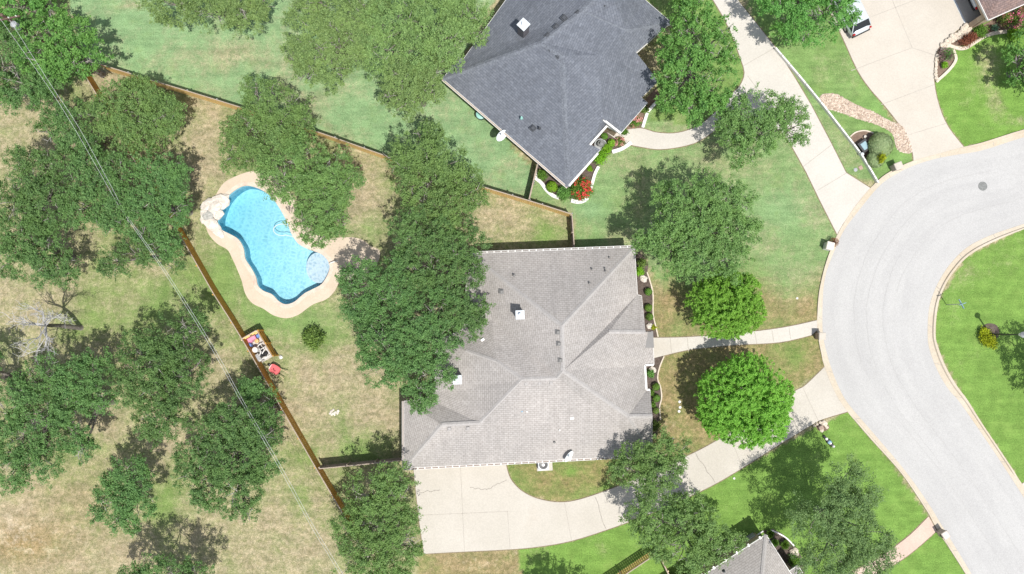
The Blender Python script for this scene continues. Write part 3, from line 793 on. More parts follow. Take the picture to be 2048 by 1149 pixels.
# shallow round ledge
lc = P(634, 535)
mb = MB()
led = []
for p in PW:
    led.append(p)
lp = []
for k in range(40):
    a = 2 * math.pi * k / 40
    q = (lc.x + 1.05 * math.cos(a) + 0.1, lc.y + 1.25 * math.sin(a))
    lp.append(q)
lpi = [q for q in lp]
ins = inside(np.array(lpi), [tuple(p) for p in PW])
def nearest(q):
    return min(PW, key=lambda p: (p[0] - q[0]) ** 2 + (p[1] - q[1]) ** 2)
lpi = [q if k else nearest(q) for q, k in zip(lpi, ins)]
lpi2 = []
for q in lpi:
    if not lpi2 or math.hypot(q[0] - lpi2[-1][0], q[1] - lpi2[-1][1]) > 0.02: lpi2.append((q[0] * 0.998 + lc.x * 0.002, q[1] * 0.998 + lc.y * 0.002))
mb.prism(lpi2, -1.3, -0.34)
mb.build("ledge", mottled('ledge_plaster', (0.46, 0.51, 0.57), (0.42, 0.47, 0.53), 3.0, 12.0, 0.9, 0.1), pool)
def water_mat():
    m, t, b = nmat('pool_water')
    g = t.nodes.new("ShaderNodeNewGeometry")
    wv = t.nodes.new("ShaderNodeVectorMath"); wv.operation = 'ADD'
    nz = t.nodes.new("ShaderNodeTexNoise"); nz.inputs['Scale'].default_value = 1.8; nz.inputs['Detail'].default_value = 3
    t.links.new(g.outputs['Position'], nz.inputs['Vector'])
    sc = t.nodes.new("ShaderNodeVectorMath"); sc.operation = 'SCALE'; sc.inputs['Scale'].default_value = 0.7
    t.links.new(nz.outputs['Color'], sc.inputs[0])
    t.links.new(g.outputs['Position'], wv.inputs[0]); t.links.new(sc.outputs[0], wv.inputs[1])
    vo = t.nodes.new("ShaderNodeTexVoronoi"); vo.feature = 'DISTANCE_TO_EDGE'; vo.inputs['Scale'].default_value = 3.0
    t.links.new(wv.outputs[0], vo.inputs['Vector'])
    rip = ramp(t, vo.outputs['Distance'], 0.02, 0.36, 1.0, 0.0)
    caustic_tint = mixc(t, rip, (0.80, 0.855, 0.88), (1.0, 1.0, 1.0))  # pale web in the water's colour imitates caustic light lines
    tr = t.nodes.new("ShaderNodeBsdfTransparent"); t.links.new(caustic_tint, tr.inputs[0])
    gl = t.nodes.new("ShaderNodeBsdfGlossy"); gl.inputs['Roughness'].default_value = 0.08
    bp = t.nodes.new("ShaderNodeBump"); bp.inputs['Strength'].default_value = 0.12; bp.inputs['Distance'].default_value = 0.03
    t.links.new(rip, bp.inputs['Height']); t.links.new(bp.outputs[0], gl.inputs['Normal'])
    fr = t.nodes.new("ShaderNodeFresnel"); fr.inputs[0].default_value = 1.33
    t.links.new(bp.outputs[0], fr.inputs['Normal'])
    mx = t.nodes.new("ShaderNodeMixShader"); t.links.new(fr.outputs[0], mx.inputs[0])
    t.links.new(tr.outputs[0], mx.inputs[1]); t.links.new(gl.outputs[0], mx.inputs[2])
    t.links.new(mx.outputs[0], t.nodes["Material Output"].inputs[0])
    va = t.nodes.new("ShaderNodeVolumeAbsorption"); va.inputs['Color'].default_value = (0.655, 0.895, 0.942, 1); va.inputs['Density'].default_value = 1.0
    t.links.new(va.outputs[0], t.nodes["Material Output"].inputs[1])
    return m
mb = MB(); ws = offset(PW, -0.004)
bmf = bmesh.new(); es = []; vv = [bmf.verts.new((p[0], p[1], -0.10)) for p in ws]
for i in range(n): es.append(bmf.edges.new((vv[i], vv[(i + 1) % n])))
bmesh.ops.triangle_fill(bmf, use_beauty=True, edges=es, normal=(0, 0, 1)); bmf.verts.index_update()
mb.add([tuple(v.co) for v in bmf.verts], [tuple(v.index for v in f.verts) for f in bmf.faces]); bmf.free()
k0 = len(mb.v)
mb.v += [Vector((v.x, v.y, -3.0)) for v in mb.v[:k0]]
for f in list(mb.f): mb.f.append([i + k0 for i in f[::-1]]); mb.m.append(0)
mb.f += [[i, (i + 1) % n, k0 + (i + 1) % n, k0 + i][::-1] for i in range(n)]; mb.m += [0] * n
mb.build("water", water_mat(), pool)
# rock waterfall
rc = P(426, 425)
rw = thing("rock_waterfall", (rc.x, rc.y, 0.05), "pile of white limestone slabs with a grey basin at the pool edge", "rock waterfall")
for k, (a, b_, r, z, e, rot) in enumerate([(440, 405, 16, .22, 1.5, .2), (420, 410, 14, .25, 1.5, .5), (411, 428, 12, .3, 1.1, 1.2), (422, 447, 13, .25, 1.5, -.8), (433, 458, 11, .18, 1.4, -.9),
                                        (447, 398, 10, .16, 1.4, .6), (436, 428, 13, .22, 1.0, 0), (430, 415, 12, .42, 1.3, .3), (408, 440, 9, .2, 1.1, .1), (442, 470, 7, .12, 1.3, -.8)]):
    q = P(a, b_, z); MB().rock((q.x, q.y, z), M2(r), 0.42, k + 50, el=e, rz=rot).build("rock", MAT['whitestone'], rw)
q = P(415, 431, .42)
MB().rock((q.x, q.y, .40), 0.42, 0.3, 3, el=1.2).build("basin", mottled('wet_stone', (0.30, 0.30, 0.28), (0.40, 0.39, 0.36), 4, 15, 0.5, 0.2), rw)
# floating hose
hp = [P(562 + 14 * math.cos(a) * 1.35, 460 + 11.5 * math.sin(a), -0.07) for a in np.linspace(R(-60), R(-300), 26)]
hp = [P(592, 478, .1), P(584, 473, -.02), P(574, 471, -.07)] + [P(564 + 17 * math.cos(a), 460 + 11.5 * math.sin(a), -0.07) for a in np.linspace(R(62), R(335), 28)]
MBh = MB().tube(hp, 0.024, 8)
props(MBh.build("pool_hose", MAT['white'], org=P(563, 460)), "white hose floating in a loop on the pool water", "hose")
q = P(660, 527, .2)
sg = thing("deck_jet", (q.x, q.y, .05), "small white spout on the deck at the shallow end of the pool", "spout")
MB().lathe((q.x, q.y, .05), [(.14, 0), (.14, .04), (.05, .08), (.05, .28), (0.02, .3)], 12).build("base", MAT['limestone'], sg)
MB().tube([(q.x, q.y, .3), (q.x + .3, q.y + .1, .38), (q.x + .62, q.y + .2, .25)], .05, 8).build("nozzle", MAT['white'], sg)

# ------------------------------------------------------------------ houses
def roof_faces(mb, faces, V, m=0):
    """faces list vertex keys; V key->(px,py,z) apparent"""
    for f in faces:
        pts = [P(*V[k]) for k in f]
        n = Vector((0, 0, 0))
        for i in range(len(pts)):
            a, b = pts[i], pts[(i + 1) % len(pts)]
            n += Vector(((a.y - b.y) * (a.z + b.z), (a.z - b.z) * (a.x + b.x), (a.x - b.x) * (a.y + b.y)))
        if n.z < 0: pts = pts[::-1]
        mb.add(pts, [tuple(range(len(pts)))], m)
def caps(mb, lines, V, w=0.32):
    for a, b in lines:
        p, q = P(*V[a]), P(*V[b])
        d = (q - p); L = d.length; d.normalize()
        s = d.cross(Vector((0, 0, 1))).normalized() * w / 2
        up = s.normalized().cross(d) 
        if up.z < 0: up = -up
        lo = -up * 0.05
        vs = [p + lo - s, p + up * .035, p + lo + s, q + lo - s, q + up * .035, q + lo + s]
        mb.add(vs, [(0, 3, 4, 1), (1, 4, 5, 2)])
def eaves(parent, outline, V, closed=True, hangers=(), th=0.10, mat='white', inset=0.42, wallmat='brickwall', wallbase=0.0, soffit=True, wallname="wall"):
    """fascia + soffit + walls from the eave outline (keys in order)"""
    pts = [P(*V[k]) for k in outline]
    zlo = min(p.z for p in pts)
    fb = MB()
    m = len(pts)
    for i in range(m):
        a, b = pts[i], pts[(i + 1) % m]
        d = (b - a); L = math.hypot(d.x, d.y)
        if L < 0.05: continue
        nx, ny = d.y / L, -d.x / L
        vs = []
        for p in (a, b):
            for dz in (-0.20, -0.01):
                for o in (0.0, th):
                    vs.append((p.x, p.y, p.z + dz))
        # board as a thin box on the outer side, decided by polygon orientation
        fb.wall((a.x, a.y, 0), (b.x, b.y, 0), min(a.z, b.z) - 0.20, min(a.z, b.z) - 0.005, 0.05)
    fb.build("fascia", MAT[mat], parent)
    poly = [(p.x, p.y) for p in pts]
    inn = offset(poly, -inset)
    wb = MB(); wb.prism(inn, wallbase, zlo - 0.16, bottom=False)
    wb.build(wallname, MAT[wallmat], parent)
    if soffit:
        sb = MB(); sb.prism(poly, zlo - 0.16, zlo - 0.12); sb.build("soffit", MAT['white'], parent)
def gutter(parent, a, b, z, outward, hang=0.5, dots=True, gm=None):
    """gutter along eave px a->b, outward = +-1 on the right hand side"""
    p, q = P(*a, z), P(*b, z)
    d = q - p; L = d.length; d.normalize()
    nrm = Vector((d.y, -d.x, 0)) * outward
    gb = MB()
    c = nrm * 0.08
    ca, cb = p + c, q + c
    gb.wall((ca.x, ca.y, 0), (cb.x, cb.y, 0), z - 0.13, z - 0.05, 0.10, 0)
    ea, eb = p + nrm * 0.145, q + nrm * 0.145
    gb.wall((ea.x, ea.y, 0), (eb.x, eb.y, 0), z - 0.13, z - 0.02, 0.026, 1)
    if dots:
        k = int(L / hang)
        for i in range(k + 1):
            h = p + d * (L * i / k) + nrm * 0.06
            gb.box((h.x, h.y, z - 0.015), (0.07, 0.18, 0.03), math.atan2(d.y, d.x), 1)
    gb.build("gutter", [gm or MAT['gutterbrown'], MAT['white']], parent)
MAT['gutterbrown'] = flat('gutter_trough', (0.22, 0.17, 0.14), 0.6)
def chimney(parent, px, py, ztop, zbot, w, rz, body, capm):
    q = P(px, py, ztop)
    mb = MB().box((q.x, q.y, (zbot + ztop - .08) / 2), (w, w, ztop - .08 - zbot), rz)
    ch = mb.build("chimney", body, parent)
    MB().bbox((q.x, q.y, ztop - .04), (w + .12, w + .12, .10), rz, .03).build("chimney_cap", capm, ch)
    MB().lathe((q.x, q.y, ztop), [(w * .30, 0), (w * .30, .04), (w * .17, .05), (w * .17, .26), (w * .24, .26), (w * .24, .31), (w * .05, .37)], 16).build("flue", capm, ch)
def roofvent(parent, px, py, z, rz, mat, s=0.28, slope=None):
    q = P(px, py, z)
    mb = MB().bbox((q.x, q.y, z + .05), (s * .9, s * .9, .16), rz, .05)
    mb.box((q.x, q.y, z - .01), (s * 1.25, s * 1.25, .03), rz)
    mb.build("roof_vent", mat, parent)
def pipe(parent, px, py, z, mat, r=.06):
    q = P(px, py, z)
    MB().lathe((q.x, q.y, z - .15), [(r * 2.2, 0), (r * 1.5, .17), (r, .18), (r, .42), (r * .6, .43)], 10).build("vent_pipe", mat, parent)
def dish(parent, px, py, z, rx, ry, yaw, pitch, mount):
    q = P(px, py, z)
    rot = Matrix.Rotation(yaw, 3, 'Z') @ Matrix.Rotation(pitch, 3, 'Y')
    vs = []
    for i in range(5):
        r = i / 4
        for k in range(20):
            a = 2 * math.pi * k / 20
            vs.append(q + rot @ Vector((rx * r * math.cos(a), ry * r * math.sin(a), 0.12 * r * r)))
    fs = [(i * 20 + k, i * 20 + (k + 1) % 20, (i + 1) * 20 + (k + 1) % 20, (i + 1) * 20 + k) for i in range(4) for k in range(20)]
    d = MB().add(vs, fs).build("satellite_dish", MAT['whitemetal'], parent, smooth=True)
    MB().tube([q + rot @ Vector((-rx * .9, 0, .08)), q + rot @ Vector((-rx * .75, 0, .55))], .022, 6).build("feed_arm", MAT['grey'], d)
    p1 = q + rot @ Vector((-rx * .75, 0, .55))
    MB().box(p1, (.12, .12, .16)).build("receiver", MAT['white'], d)
    MB().tube([q, Vector(mount)], .03, 6).build("mount", MAT['galv'], d)

# --- grey shingled house
G = dict(a=(938, 508, 2.8), b=(1269, 495, 2.8), c=(1124, 652, 6.0), d=(1126, 742, 5.95), e1=(1275, 590, 2.8), e2=(1283, 592, 2.8),
         w1=(1218, 664, 4.6), w2=(1291, 664, 4.35), m1=(1291, 664, 3.0), p1=(1305, 664, 2.8), p2=(1308, 730, 2.8), n1=(1291, 732, 2.8), n2=(1293, 781, 2.8), n3=(1300, 781, 2.8),
         s1=(1257, 833, 4.45), s2=(1305, 833, 4.25), se=(1306, 910, 2.8), sw=(808, 937, 2.8), r1=(1044, 759, 5.35), r2=(1113, 757, 5.45),
         g1=(883, 850, 4.35), g2=(960, 846, 4.35), v2=(985, 641, 3.35), h1=(931, 702, 3.9), h2=(995, 724, 4.75), x=(988, 682, 4.05), k1=(925, 660, 2.8), k2=(872, 684, 2.8), k3=(870, 782, 2.8), v3=(906, 785, 3.25), k4=(860, 800, 2.8), k5=(808, 803, 2.8))
gh = P(1060, 720)
grey = thing("grey_house", (gh.x, gh.y, 0), "large single storey house with a pale grey shingle hip roof beside the pool yard", "house")
mb = MB()
roof_faces(mb, [['a', 'b', 'c'], ['b', 'e1', 'w1', 'd', 'c'], ['e1', 'e2', 'w2', 'w1'], ['w1', 'w2', 'p1', 'p2', 'n1', 'd'], ['d', 'n1', 'n2', 's1'], ['n2', 'n3', 's2', 's1'],
                ['s1', 's2', 'se'], ['sw', 'se', 's1', 'd', 'r2', 'r1', 'g2', 'g1'], ['a', 'c', 'd', 'r2', 'v2', 'k1'], ['v2', 'r2', 'r1', 'h2', 'x'], ['k1', 'v2', 'x', 'h2', 'h1'],
                ['r1', 'g2', 'v3', 'k3', 'k2', 'h1', 'h2'], ['k1', 'h1', 'k2'], ['v3', 'g2', 'g1', 'k4', 'k3'], ['k4', 'g1', 'sw', 'k5']], G)
mb.build("roof", MAT['roof_grey'], grey, uvplan=True)
mb = MB(); caps(mb, [('a', 'c'), ('b', 'c'), ('c', 'd'), ('d', 'r2'), ('r1', 'r2'), ('r1', 'g2'), ('g1', 'g2'), ('g1', 'sw'), ('d', 's1'), ('s1', 'se'), ('r1', 'h2'), ('h2', 'h1'), ('w1', 'w2'), ('s1', 's2')], G)
mb.build("ridge_cap", MAT['cap_grey'], grey)
eaves(grey, ['a', 'k1', 'k2', 'k3', 'k4', 'k5', 'sw', 'se', 'n3', 'n2', 'n1', 'p2', 'p1', 'm1', 'e2', 'e1', 'b'], G)
gutter(grey, (808, 937), (1306, 910), 2.8, 1, 0.52)
gutter(grey, (960, 507), (1269, 495), 2.8, -1, 0.52, gm=MAT['roof_grey'])
gutter(grey, (808, 803), (808, 937), 2.8, 1, 2.0, dots=False)
MB().prism(W([(1292, 663), (1306, 663), (1308, 696), (1291, 696)], 2.95), 2.9, 2.98).build("porch_roof", MAT['ventgrey'], grey)  # flat sheet; shade of the north-facing slope is put into its darker grey
# white parapet edge at the recess
mb = MB()
for a_, b_ in (((1290, 731), (1307, 730)), ((1290, 731), (1293, 780)), ((1293, 780), (1300, 780))):
    p, q = P(*a_, 2.85), P(*b_, 2.85); mb.wall((p.x, p.y, 0), (q.x, q.y, 0), 2.7, 2.90, 0.14)
mb.build("trim", MAT['white'], grey)
chimney(grey, 1040, 630, 6.15, 4.0, .54, R(2), MAT['chimney_light'], MAT['whitemetal'])
chimney(grey, 914, 760, 5.15, 2.9, .56, R(2), MAT['chimney_light'], MAT['whitemetal'])
for px_, py_, z in ((1116, 665, 5.98), (1118, 688, 5.98), (1121, 721, 5.98)): roofvent(grey, px_, py_, z - .05, 0, MAT['ventgrey'])
for px_, py_, z in ((1052, 768, 5.22), (1079, 767, 5.27), (1102, 766, 5.32), (899, 858, 4.27), (936, 857, 4.28)): roofvent(grey, px_, py_, z - .05, R(2), MAT['cap_grey'], .30)
roofvent(grey, 1003, 584, 4.15, 0, MAT['ventgrey'], .28)
for px_, py_, z, mt in ((1219, 516, 3.22, 'ventgrey'), (1184, 539, 3.75, 'ventgrey'), (1210, 538, 3.7, 'ventgrey'), (1179, 567, 4.35, 'ventgrey'), (1028, 551, 3.95, 'ventgrey'),
                        (1044, 823, 4.35, 'signblue'), (1054, 823, 4.35, 'white'), (1119, 860, 3.75, 'white'), (1109, 885, 3.5, 'ventgrey'), (1211, 543, 3.8, 'ventgrey')):
    pipe(grey, px_, py_, z, MAT[mt])
q = P(1144, 837, 4.2); MB().bbox((q.x, q.y, 4.2), (.32, .2, .16), .2, .03).build("vent_hood", MAT['white'], grey)
q = P(965, 680, 4.0); MB().bbox((q.x, q.y, 3.72), (.3, .2, .14), .6, .03).build("vent_hood", MAT['white'], grey)
qd = P(1137, 912, 3.15); qm = P(1128, 916, 2.7)
dish(grey, 1136, 912, 3.35, .26, .50, R(-35), R(40), (qm.x, qm.y, 2.9))

# --- slate blue house
Bv = dict(w=(886, 158, 2.8), s=(1136, 374, 2.8), p1=(1124, 112, 7.0), p2=(1083, 86, 7.0), n1=(916, 115, 2.8), n2=(926, 120, 2.8), n0=(1012, 0, 2.8), nn=(1075, -85, 2.8),
          r=(1165, 22, 7.0), rr=(1215, -28, 7.0), q1=(1201, 299, 2.8), q2=(1180, 289, 3.05), q3=(1212, 251, 3.05), gA=(1205, 238, 3.9), gB=(1241, 267, 3.0), e1=(1295, 206, 2.8), e2=(1283, 195, 3.0), e3=(1317, 162, 2.8),
          e4=(1272, 105, 3.7), v=(1199, 111, 5.6), x1=(1342, 45, 2.8), x2=(1290, 0, 2.8), x3=(1190, -90, 2.8), ri=(1252, 60, 5.2))
KZ = 0.60
zb = lambda z: 2.8 + (z - 2.8) * KZ
Bv = {k: (a, b, zb(z) if k not in ('gA', 'gB', 'q2', 'q3') else z) for k, (a, b, z) in Bv.items()}
bc = P(1110, 150)
blue = thing("slate_house", (bc.x, bc.y, 0), "large single storey house with a dark slate blue shingle roof, set at an angle", "house")
mb = MB()
roof_faces(mb, [['w', 's', 'p1', 'p2'], ['w', 'p2', 'r', 'rr', 'nn', 'n0', 'n2', 'n1'], ['s', 'q1', 'q2', 'q3', 'gA', 'v', 'p1'], ['gA', 'gB', 'e1', 'e2', 'e3', 'e4', 'v'],
                ['p2', 'p1', 'v', 'r'], ['v', 'e4', 'ri', 'r'], ['e4', 'x1', 'ri'], ['r', 'ri', 'x1', 'x2', 'x3', 'rr'], ['rr', 'x3', 'nn']], Bv)
mb.build("roof", MAT['roof_blue'], blue, uvplan=True)
mb = MB(); caps(mb, [('w', 'p2'), ('s', 'p1'), ('p1', 'p2'), ('p2', 'r'), ('r', 'rr'), ('ri', 'x1'), ('r', 'ri')], Bv, .42)
mb.build("ridge_cap", MAT['cap_blue'], blue)
eaves(blue, ['w', 's', 'q1', 'q2', 'q3', 'gB', 'e1', 'e2', 'e3', 'e4', 'x1', 'x2', 'x3', 'nn', 'n0', 'n2', 'n1'], Bv, wallmat='stonewall', soffit=True)
gutter(blue, (886, 158), (1136, 374), 2.8, 1, 1.0, dots=False, gm=MAT['oldwood'])
mb = MB()
for a_, b_, z in (((1180, 290), (1214, 252), 3.2), ((1205, 238), (1242, 267), 3.75), ((1138, 372), (1196, 307), 2.86)):
    p, q = P(*a_, z), P(*b_, z); mb.wall((p.x, p.y, 0), (q.x, q.y, 0), z - .3, z, .15)
mb.build("trim", MAT['white'], blue)
chimney(blue, 1047, 49, 6.2, 3.6, .62, R(47), MAT['chimney_dark'], MAT['whitemetal'])
for px_, py_, z in ((1096, 72, 6.9), (1113, 54, 6.9), (1128, 36, 6.9), (1156, 27, 6.9), (1099, 99, 6.85), (1116, 113, 6.85), (971, 82, 4.0), (1066, 257, 4.35)): roofvent(blue, px_, py_, zb(z) - .06, R(45), MAT['ventdark'], .36)
for px_, py_, z, mt in ((1079, 256, 4.55, 'ventdark'), (1043, 236, 4.6, 'teal'), (1209, 14, 6.2, 'ventdark'), (1226, 26, 5.6, 'ventdark')): pipe(blue, px_, py_, zb(z), MAT[mt])
qm = P(1003, 263, 2.6)
dish(blue, 1002, 271, 2.75, .34, .52, R(-42), R(35), (qm.x, qm.y, 2.55))

# --- house at the bottom right
u = Vector((-.843, -.538, 0)); v_ = Vector((.535, -.845, 0))
N0 = P(1532, 1070, 2.8)
def hiproof(parent, N0, u, v, Lu, Lv, z0, pitch, roofm, capm, wallm, nm="roof"):
    A, B_, C_, D_ = N0, N0 + u * Lu, N0 + u * Lu + v * Lv, N0 + v * Lv
    h = min(Lu, Lv) / 2
    if Lu >= Lv: r1, r2 = N0 + u * h + v * h, N0 + u * (Lu - h) + v * h
    else: r1, r2 = N0 + u * h + v * h, N0 + u * h + v * (Lv - h)
    up = Vector((0, 0, h * pitch)); r1 = r1 + up; r2 = r2 + up
    mb = MB()
    fs = [(A, B_, r2, r1), (B_, C_, r2), (C_, D_, r1, r2), (D_, A, r1)] if Lu >= Lv else [(A, B_, r1), (B_, C_, r2, r1), (C_, D_, r2), (D_, A, r1, r2)]
    for f in fs:
        f = list(f); nn = (f[1] - f[0]).cross(f[2] - f[0])
        if nn.z < 0: f = f[::-1]
        mb.add(f, [tuple(range(len(f)))])
    mb.build(nm, roofm, parent, uvplan=True)
    fb = MB()
    cs = [A, B_, C_, D_]
    for i in range(4):
        a, b = cs[i], cs[(i + 1) % 4]; fb.wall((a.x, a.y, 0), (b.x, b.y, 0), z0 - .2, z0 - .004, .07)
        d = (b - a).normalized()
    fb.build("fascia", MAT['white'], parent)
    wb = MB(); poly = [(c.x, c.y) for c in cs]; wb.prism(offset(poly, -.45), 0, z0 - .16, bottom=False); wb.build("wall", wallm, parent)
    sb = MB(); sb.prism(offset(poly, -.06), z0 - .16, z0 - .12); sb.build("soffit", MAT['white'], parent)
    cb = MB()
    for a, b in ((A, r1), (r1, r2)):
        d = (b - a).normalized(); s = d.cross(Vector((0, 0, 1))).normalized() * .15
        cb.add([a - s, a + Vector((0, 0, .06)), a + s, b - s, b + Vector((0, 0, .06)), b + s], [(0, 3, 4, 1), (1, 4, 5, 2)])
    cb.build("ridge_cap", capm, parent)
low = thing("grey_house", (N0.x - 1, N0.y - 4, 0), "grey shingle house corner at the bottom edge, mostly below the frame", "house")
hiproof(low, N0, u, v_, 9.5, 12.0, 2.8, .55, MAT['roof_grey'], MAT['cap_grey'], MAT['brickwall'])
N1 = P(1596, 1132, 2.55)
hiproof(low, N1, u, v_, 1.5, 6.0, 2.55, .45, MAT['roof_grey'], MAT['cap_grey'], MAT['brickwall'], "wing_roof")
for i in range(9):
    h = N0 + u * (.5 + i * 1.05) - v_ * .06
    MB().box((h.x, h.y, 2.81), (.14, .22, .04), math.atan2(u.y, u.x)).build("gutter_strap", MAT['white'], low)
pipe(low, 1448, 1143, 3.9, MAT['ventdark'])

# --- brown roofed house with the open garage, upper right
E0 = P(1977, 40, 2.8)
Wd = (P(1957.7, 0, 2.8) - E0).normalized(); Sd = (P(2047, 9, 2.8) - E0).normalized()
br = thing("brown_house", (E0.x + 3, E0.y + 3, 0), "brown shingle house corner with an open garage at the upper right", "house")
up = Vector((0, 0, 1))
A = E0; Bq = E0 + Wd * 9; Cq = E0 + Wd * 9 + Sd * 12; Dq = E0 + Sd * 12
mb = MB()
r1 = E0 + Wd * 4.5 + Sd * 4.5 + up * 2.2; r2 = E0 + Wd * 4.5 + Sd * 9 + up * 2.2
for f in ([A, r1, Bq], [A, Dq, r2, r1], [Bq, r1, r2, Cq], [Dq, Cq, r2]):
    nn = (f[1] - f[0]).cross(f[2] - f[0])
    if nn.z < 0: f = f[::-1]
    mb.add(f, [tuple(range(len(f)))])
mb.build("roof", MAT['roof_brown'], br, uvplan=True)
mb = MB()
for a, b in ((A, Bq), (A, Dq), (Bq, Cq), (Cq, Dq)): mb.wall((a.x, a.y, 0), (b.x, b.y, 0), 2.58, 2.795, .1)
mb.build("fascia", MAT['white'], br)
mb = MB(); iw = E0 + Wd * .28 + Sd * .08
c1, c2, c3, c4 = iw, iw + Wd * 7.6, iw + Wd * 7.6 + Sd * 10.5, iw + Sd * 10.5
def wl(a, b, z0, z1, th=.25): mb.wall((a.x, a.y, 0), (b.x, b.y, 0), z0, z1, th)
wl(c1, c4, 0, 2.6); wl(c2, c3, 0, 2.6); wl(c4, c3, 0, 2.6); wl(c1, c1 + Wd * .35, 0, 2.6, .3); wl(c1 + Wd * 6.2, c2, 0, 2.6, .3); wl(c1 + Wd * .35, c1 + Wd * 6.2, 2.25, 2.6, .2)
wl(c1 + Sd * 6.5, c1 + Wd * 7.6 + Sd * 6.5, 0, 2.6, .15)
mb.build("wall", MAT['stonewall'], br)
mb = MB(); mb.prism([(c.x, c.y) for c in (c1, c1 + Wd * 7.5, c1 + Wd * 7.5 + Sd * 6.4, c1 + Sd * 6.4)], 0, .05); mb.build("garage_floor", MAT['concrete'], br)
mb = MB()
tr1, tr2 = c1 + Wd * .4 - Sd * .22, c1 + Wd * 6.2 - Sd * .22
mb.wall((tr1.x, tr1.y, 0), (tr2.x, tr2.y, 0), .02, .045, .16); mb.build("threshold", MAT['whitemetal'], br)

# ------------------------------------------------------------------ fences
def fence(name, label, pts, h, bmat, cat="fence", post=2.4, pmat=None, side=1, toppx=True, pickets=True, postside=-1, gap=0.012, group=None, rails=True):
    """pts are pixels of the top edge; panels between posts are parts"""
    wp = [P(*p, h) if toppx else P(*p, 0) for p in pts]
    c = wp[len(wp) // 2]
    root = thing(name, (c.x, c.y, 0), label, cat, group)
    L = [0]
    for a, b in zip(wp[:-1], wp[1:]): L.append(L[-1] + math.hypot(b.x - a.x, b.y - a.y))
    def at(s):
        for i in range(len(L) - 1):
            if s <= L[i + 1] + 1e-9:
                t = (s - L[i]) / max(L[i + 1] - L[i], 1e-9); return wp[i].lerp(wp[i + 1], t)
        return wp[-1]
    n = max(1, round(L[-1] / post))
    rg = random.Random(len(pts) * 31 + int(h * 100))
    for k in range(n):
        a, b = at(L[-1] * k / n), at(L[-1] * (k + 1) / n)
        d = b - a; ln = math.hypot(d.x, d.y); dx, dy = d.x / ln, d.y / ln; ang = math.atan2(dy, dx)
        mb = MB()
        w = 0.14; m_ = max(1, int(ln / (w + gap)))
        w = ln / m_ - gap
        for j in range(m_):
            s = (j + .5) * ln / m_
            hh = h - rg.uniform(0, .02)
            mb.box((a.x + dx * s, a.y + dy * s, hh / 2 + .02), (w, .02, hh - .04), ang + rg.uniform(-.02, .02))
        mb.build("board_panel", bmat, root)
        if rails:
            for z in (h * .18, h * .55, h * .9):
                MB().box(((a.x + b.x) / 2 - dy * .035 * postside, (a.y + b.y) / 2 + dx * .035 * postside, z), (ln, .045, .09), ang).build("rail", bmat, root)
            MB().box(((a.x + b.x) / 2, (a.y + b.y) / 2, h + .012), (ln, .07, .022), ang).build("top_rail", MAT['oldwood'], root)
    for k in range(n + 1):
        a = at(L[-1] * k / n); e = at(min(L[-1], L[-1] * k / n + .1)); s_ = at(max(0, L[-1] * k / n - .1))
        d = e - s_; ang = math.atan2(d.y, d.x); dx, dy = math.cos(ang), math.sin(ang)
        px_, py_ = a.x - dy * .08 * postside, a.y + dx * .08 * postside
        pb = MB()
        if pmat is MAT['galv']: pb.lathe((px_, py_, 0), [(.04, 0), (.04, h + .04), (.05, h + .05), (.02, h + .1)], 8)
        else: pb.bbox((px_, py_, h / 2), (.1, .1, h + .05), ang, .02)
        pb.build("post", pmat or bmat, root)
    return root
FH = 1.72
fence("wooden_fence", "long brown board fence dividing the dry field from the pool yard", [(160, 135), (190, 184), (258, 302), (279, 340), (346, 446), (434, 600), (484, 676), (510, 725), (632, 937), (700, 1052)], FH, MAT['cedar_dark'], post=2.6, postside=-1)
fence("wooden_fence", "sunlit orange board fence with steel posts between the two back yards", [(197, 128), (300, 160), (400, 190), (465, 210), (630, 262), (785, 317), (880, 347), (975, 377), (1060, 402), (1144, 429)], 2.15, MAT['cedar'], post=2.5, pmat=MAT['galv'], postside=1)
fence("wooden_fence", "short side fence from the orange fence to the grey house north wall", [(1144, 430), (1149, 500)], FH, MAT['oldwood'], post=1.6, postside=-1)
fence("wooden_fence", "dark fence running from the slate house wall down to the orange fence", [(1075, 327), (1058, 399)], FH, MAT['oldwood'], post=1.5, pmat=MAT['galv'], postside=1)
fence("wooden_fence", "weathered fence between the back fence and the grey house's southwest corner", [(638, 938), (720, 930), (806, 921)], FH, MAT['oldwood'], post=2.3, postside=1)
fence("wooden_fence", "orange picket fence on the lawn at the bottom edge", [(1309, 1111), (1252, 1149), (1180, 1197)], 1.55, MAT['cedar'], post=2.4, gap=.035, pmat=MAT['palewood'], postside=-1)
fence("wooden_fence", "pale fence seen edge on beside the bottom house", [(1319, 1112), (1337, 1149), (1350, 1176)], FH, MAT['palewood'], post=1.6, pmat=MAT['palewood'], postside=1)
# white retaining wall
rw_pts = smooth([(1552, 96), (1597, 149), (1642, 204), (1682, 255), (1719, 303), (1743, 341), (1757, 365)], False, 3)
mb = MB(); wpts = [P(*p, .45) for p in rw_pts]
for a, b in zip(wpts[:-1], wpts[1:]):
    d = (b - a).normalized() * .02
    mb.wall((a.x - d.x, a.y - d.y, 0), (b.x + d.x, b.y + d.y, 0), 0, .45, .12)
props(mb.build("retaining_wall", MAT['white'], org=(wpts[4].x, wpts[4].y, 0)), "thin white retaining wall along the edge of the angled driveway", "wall")

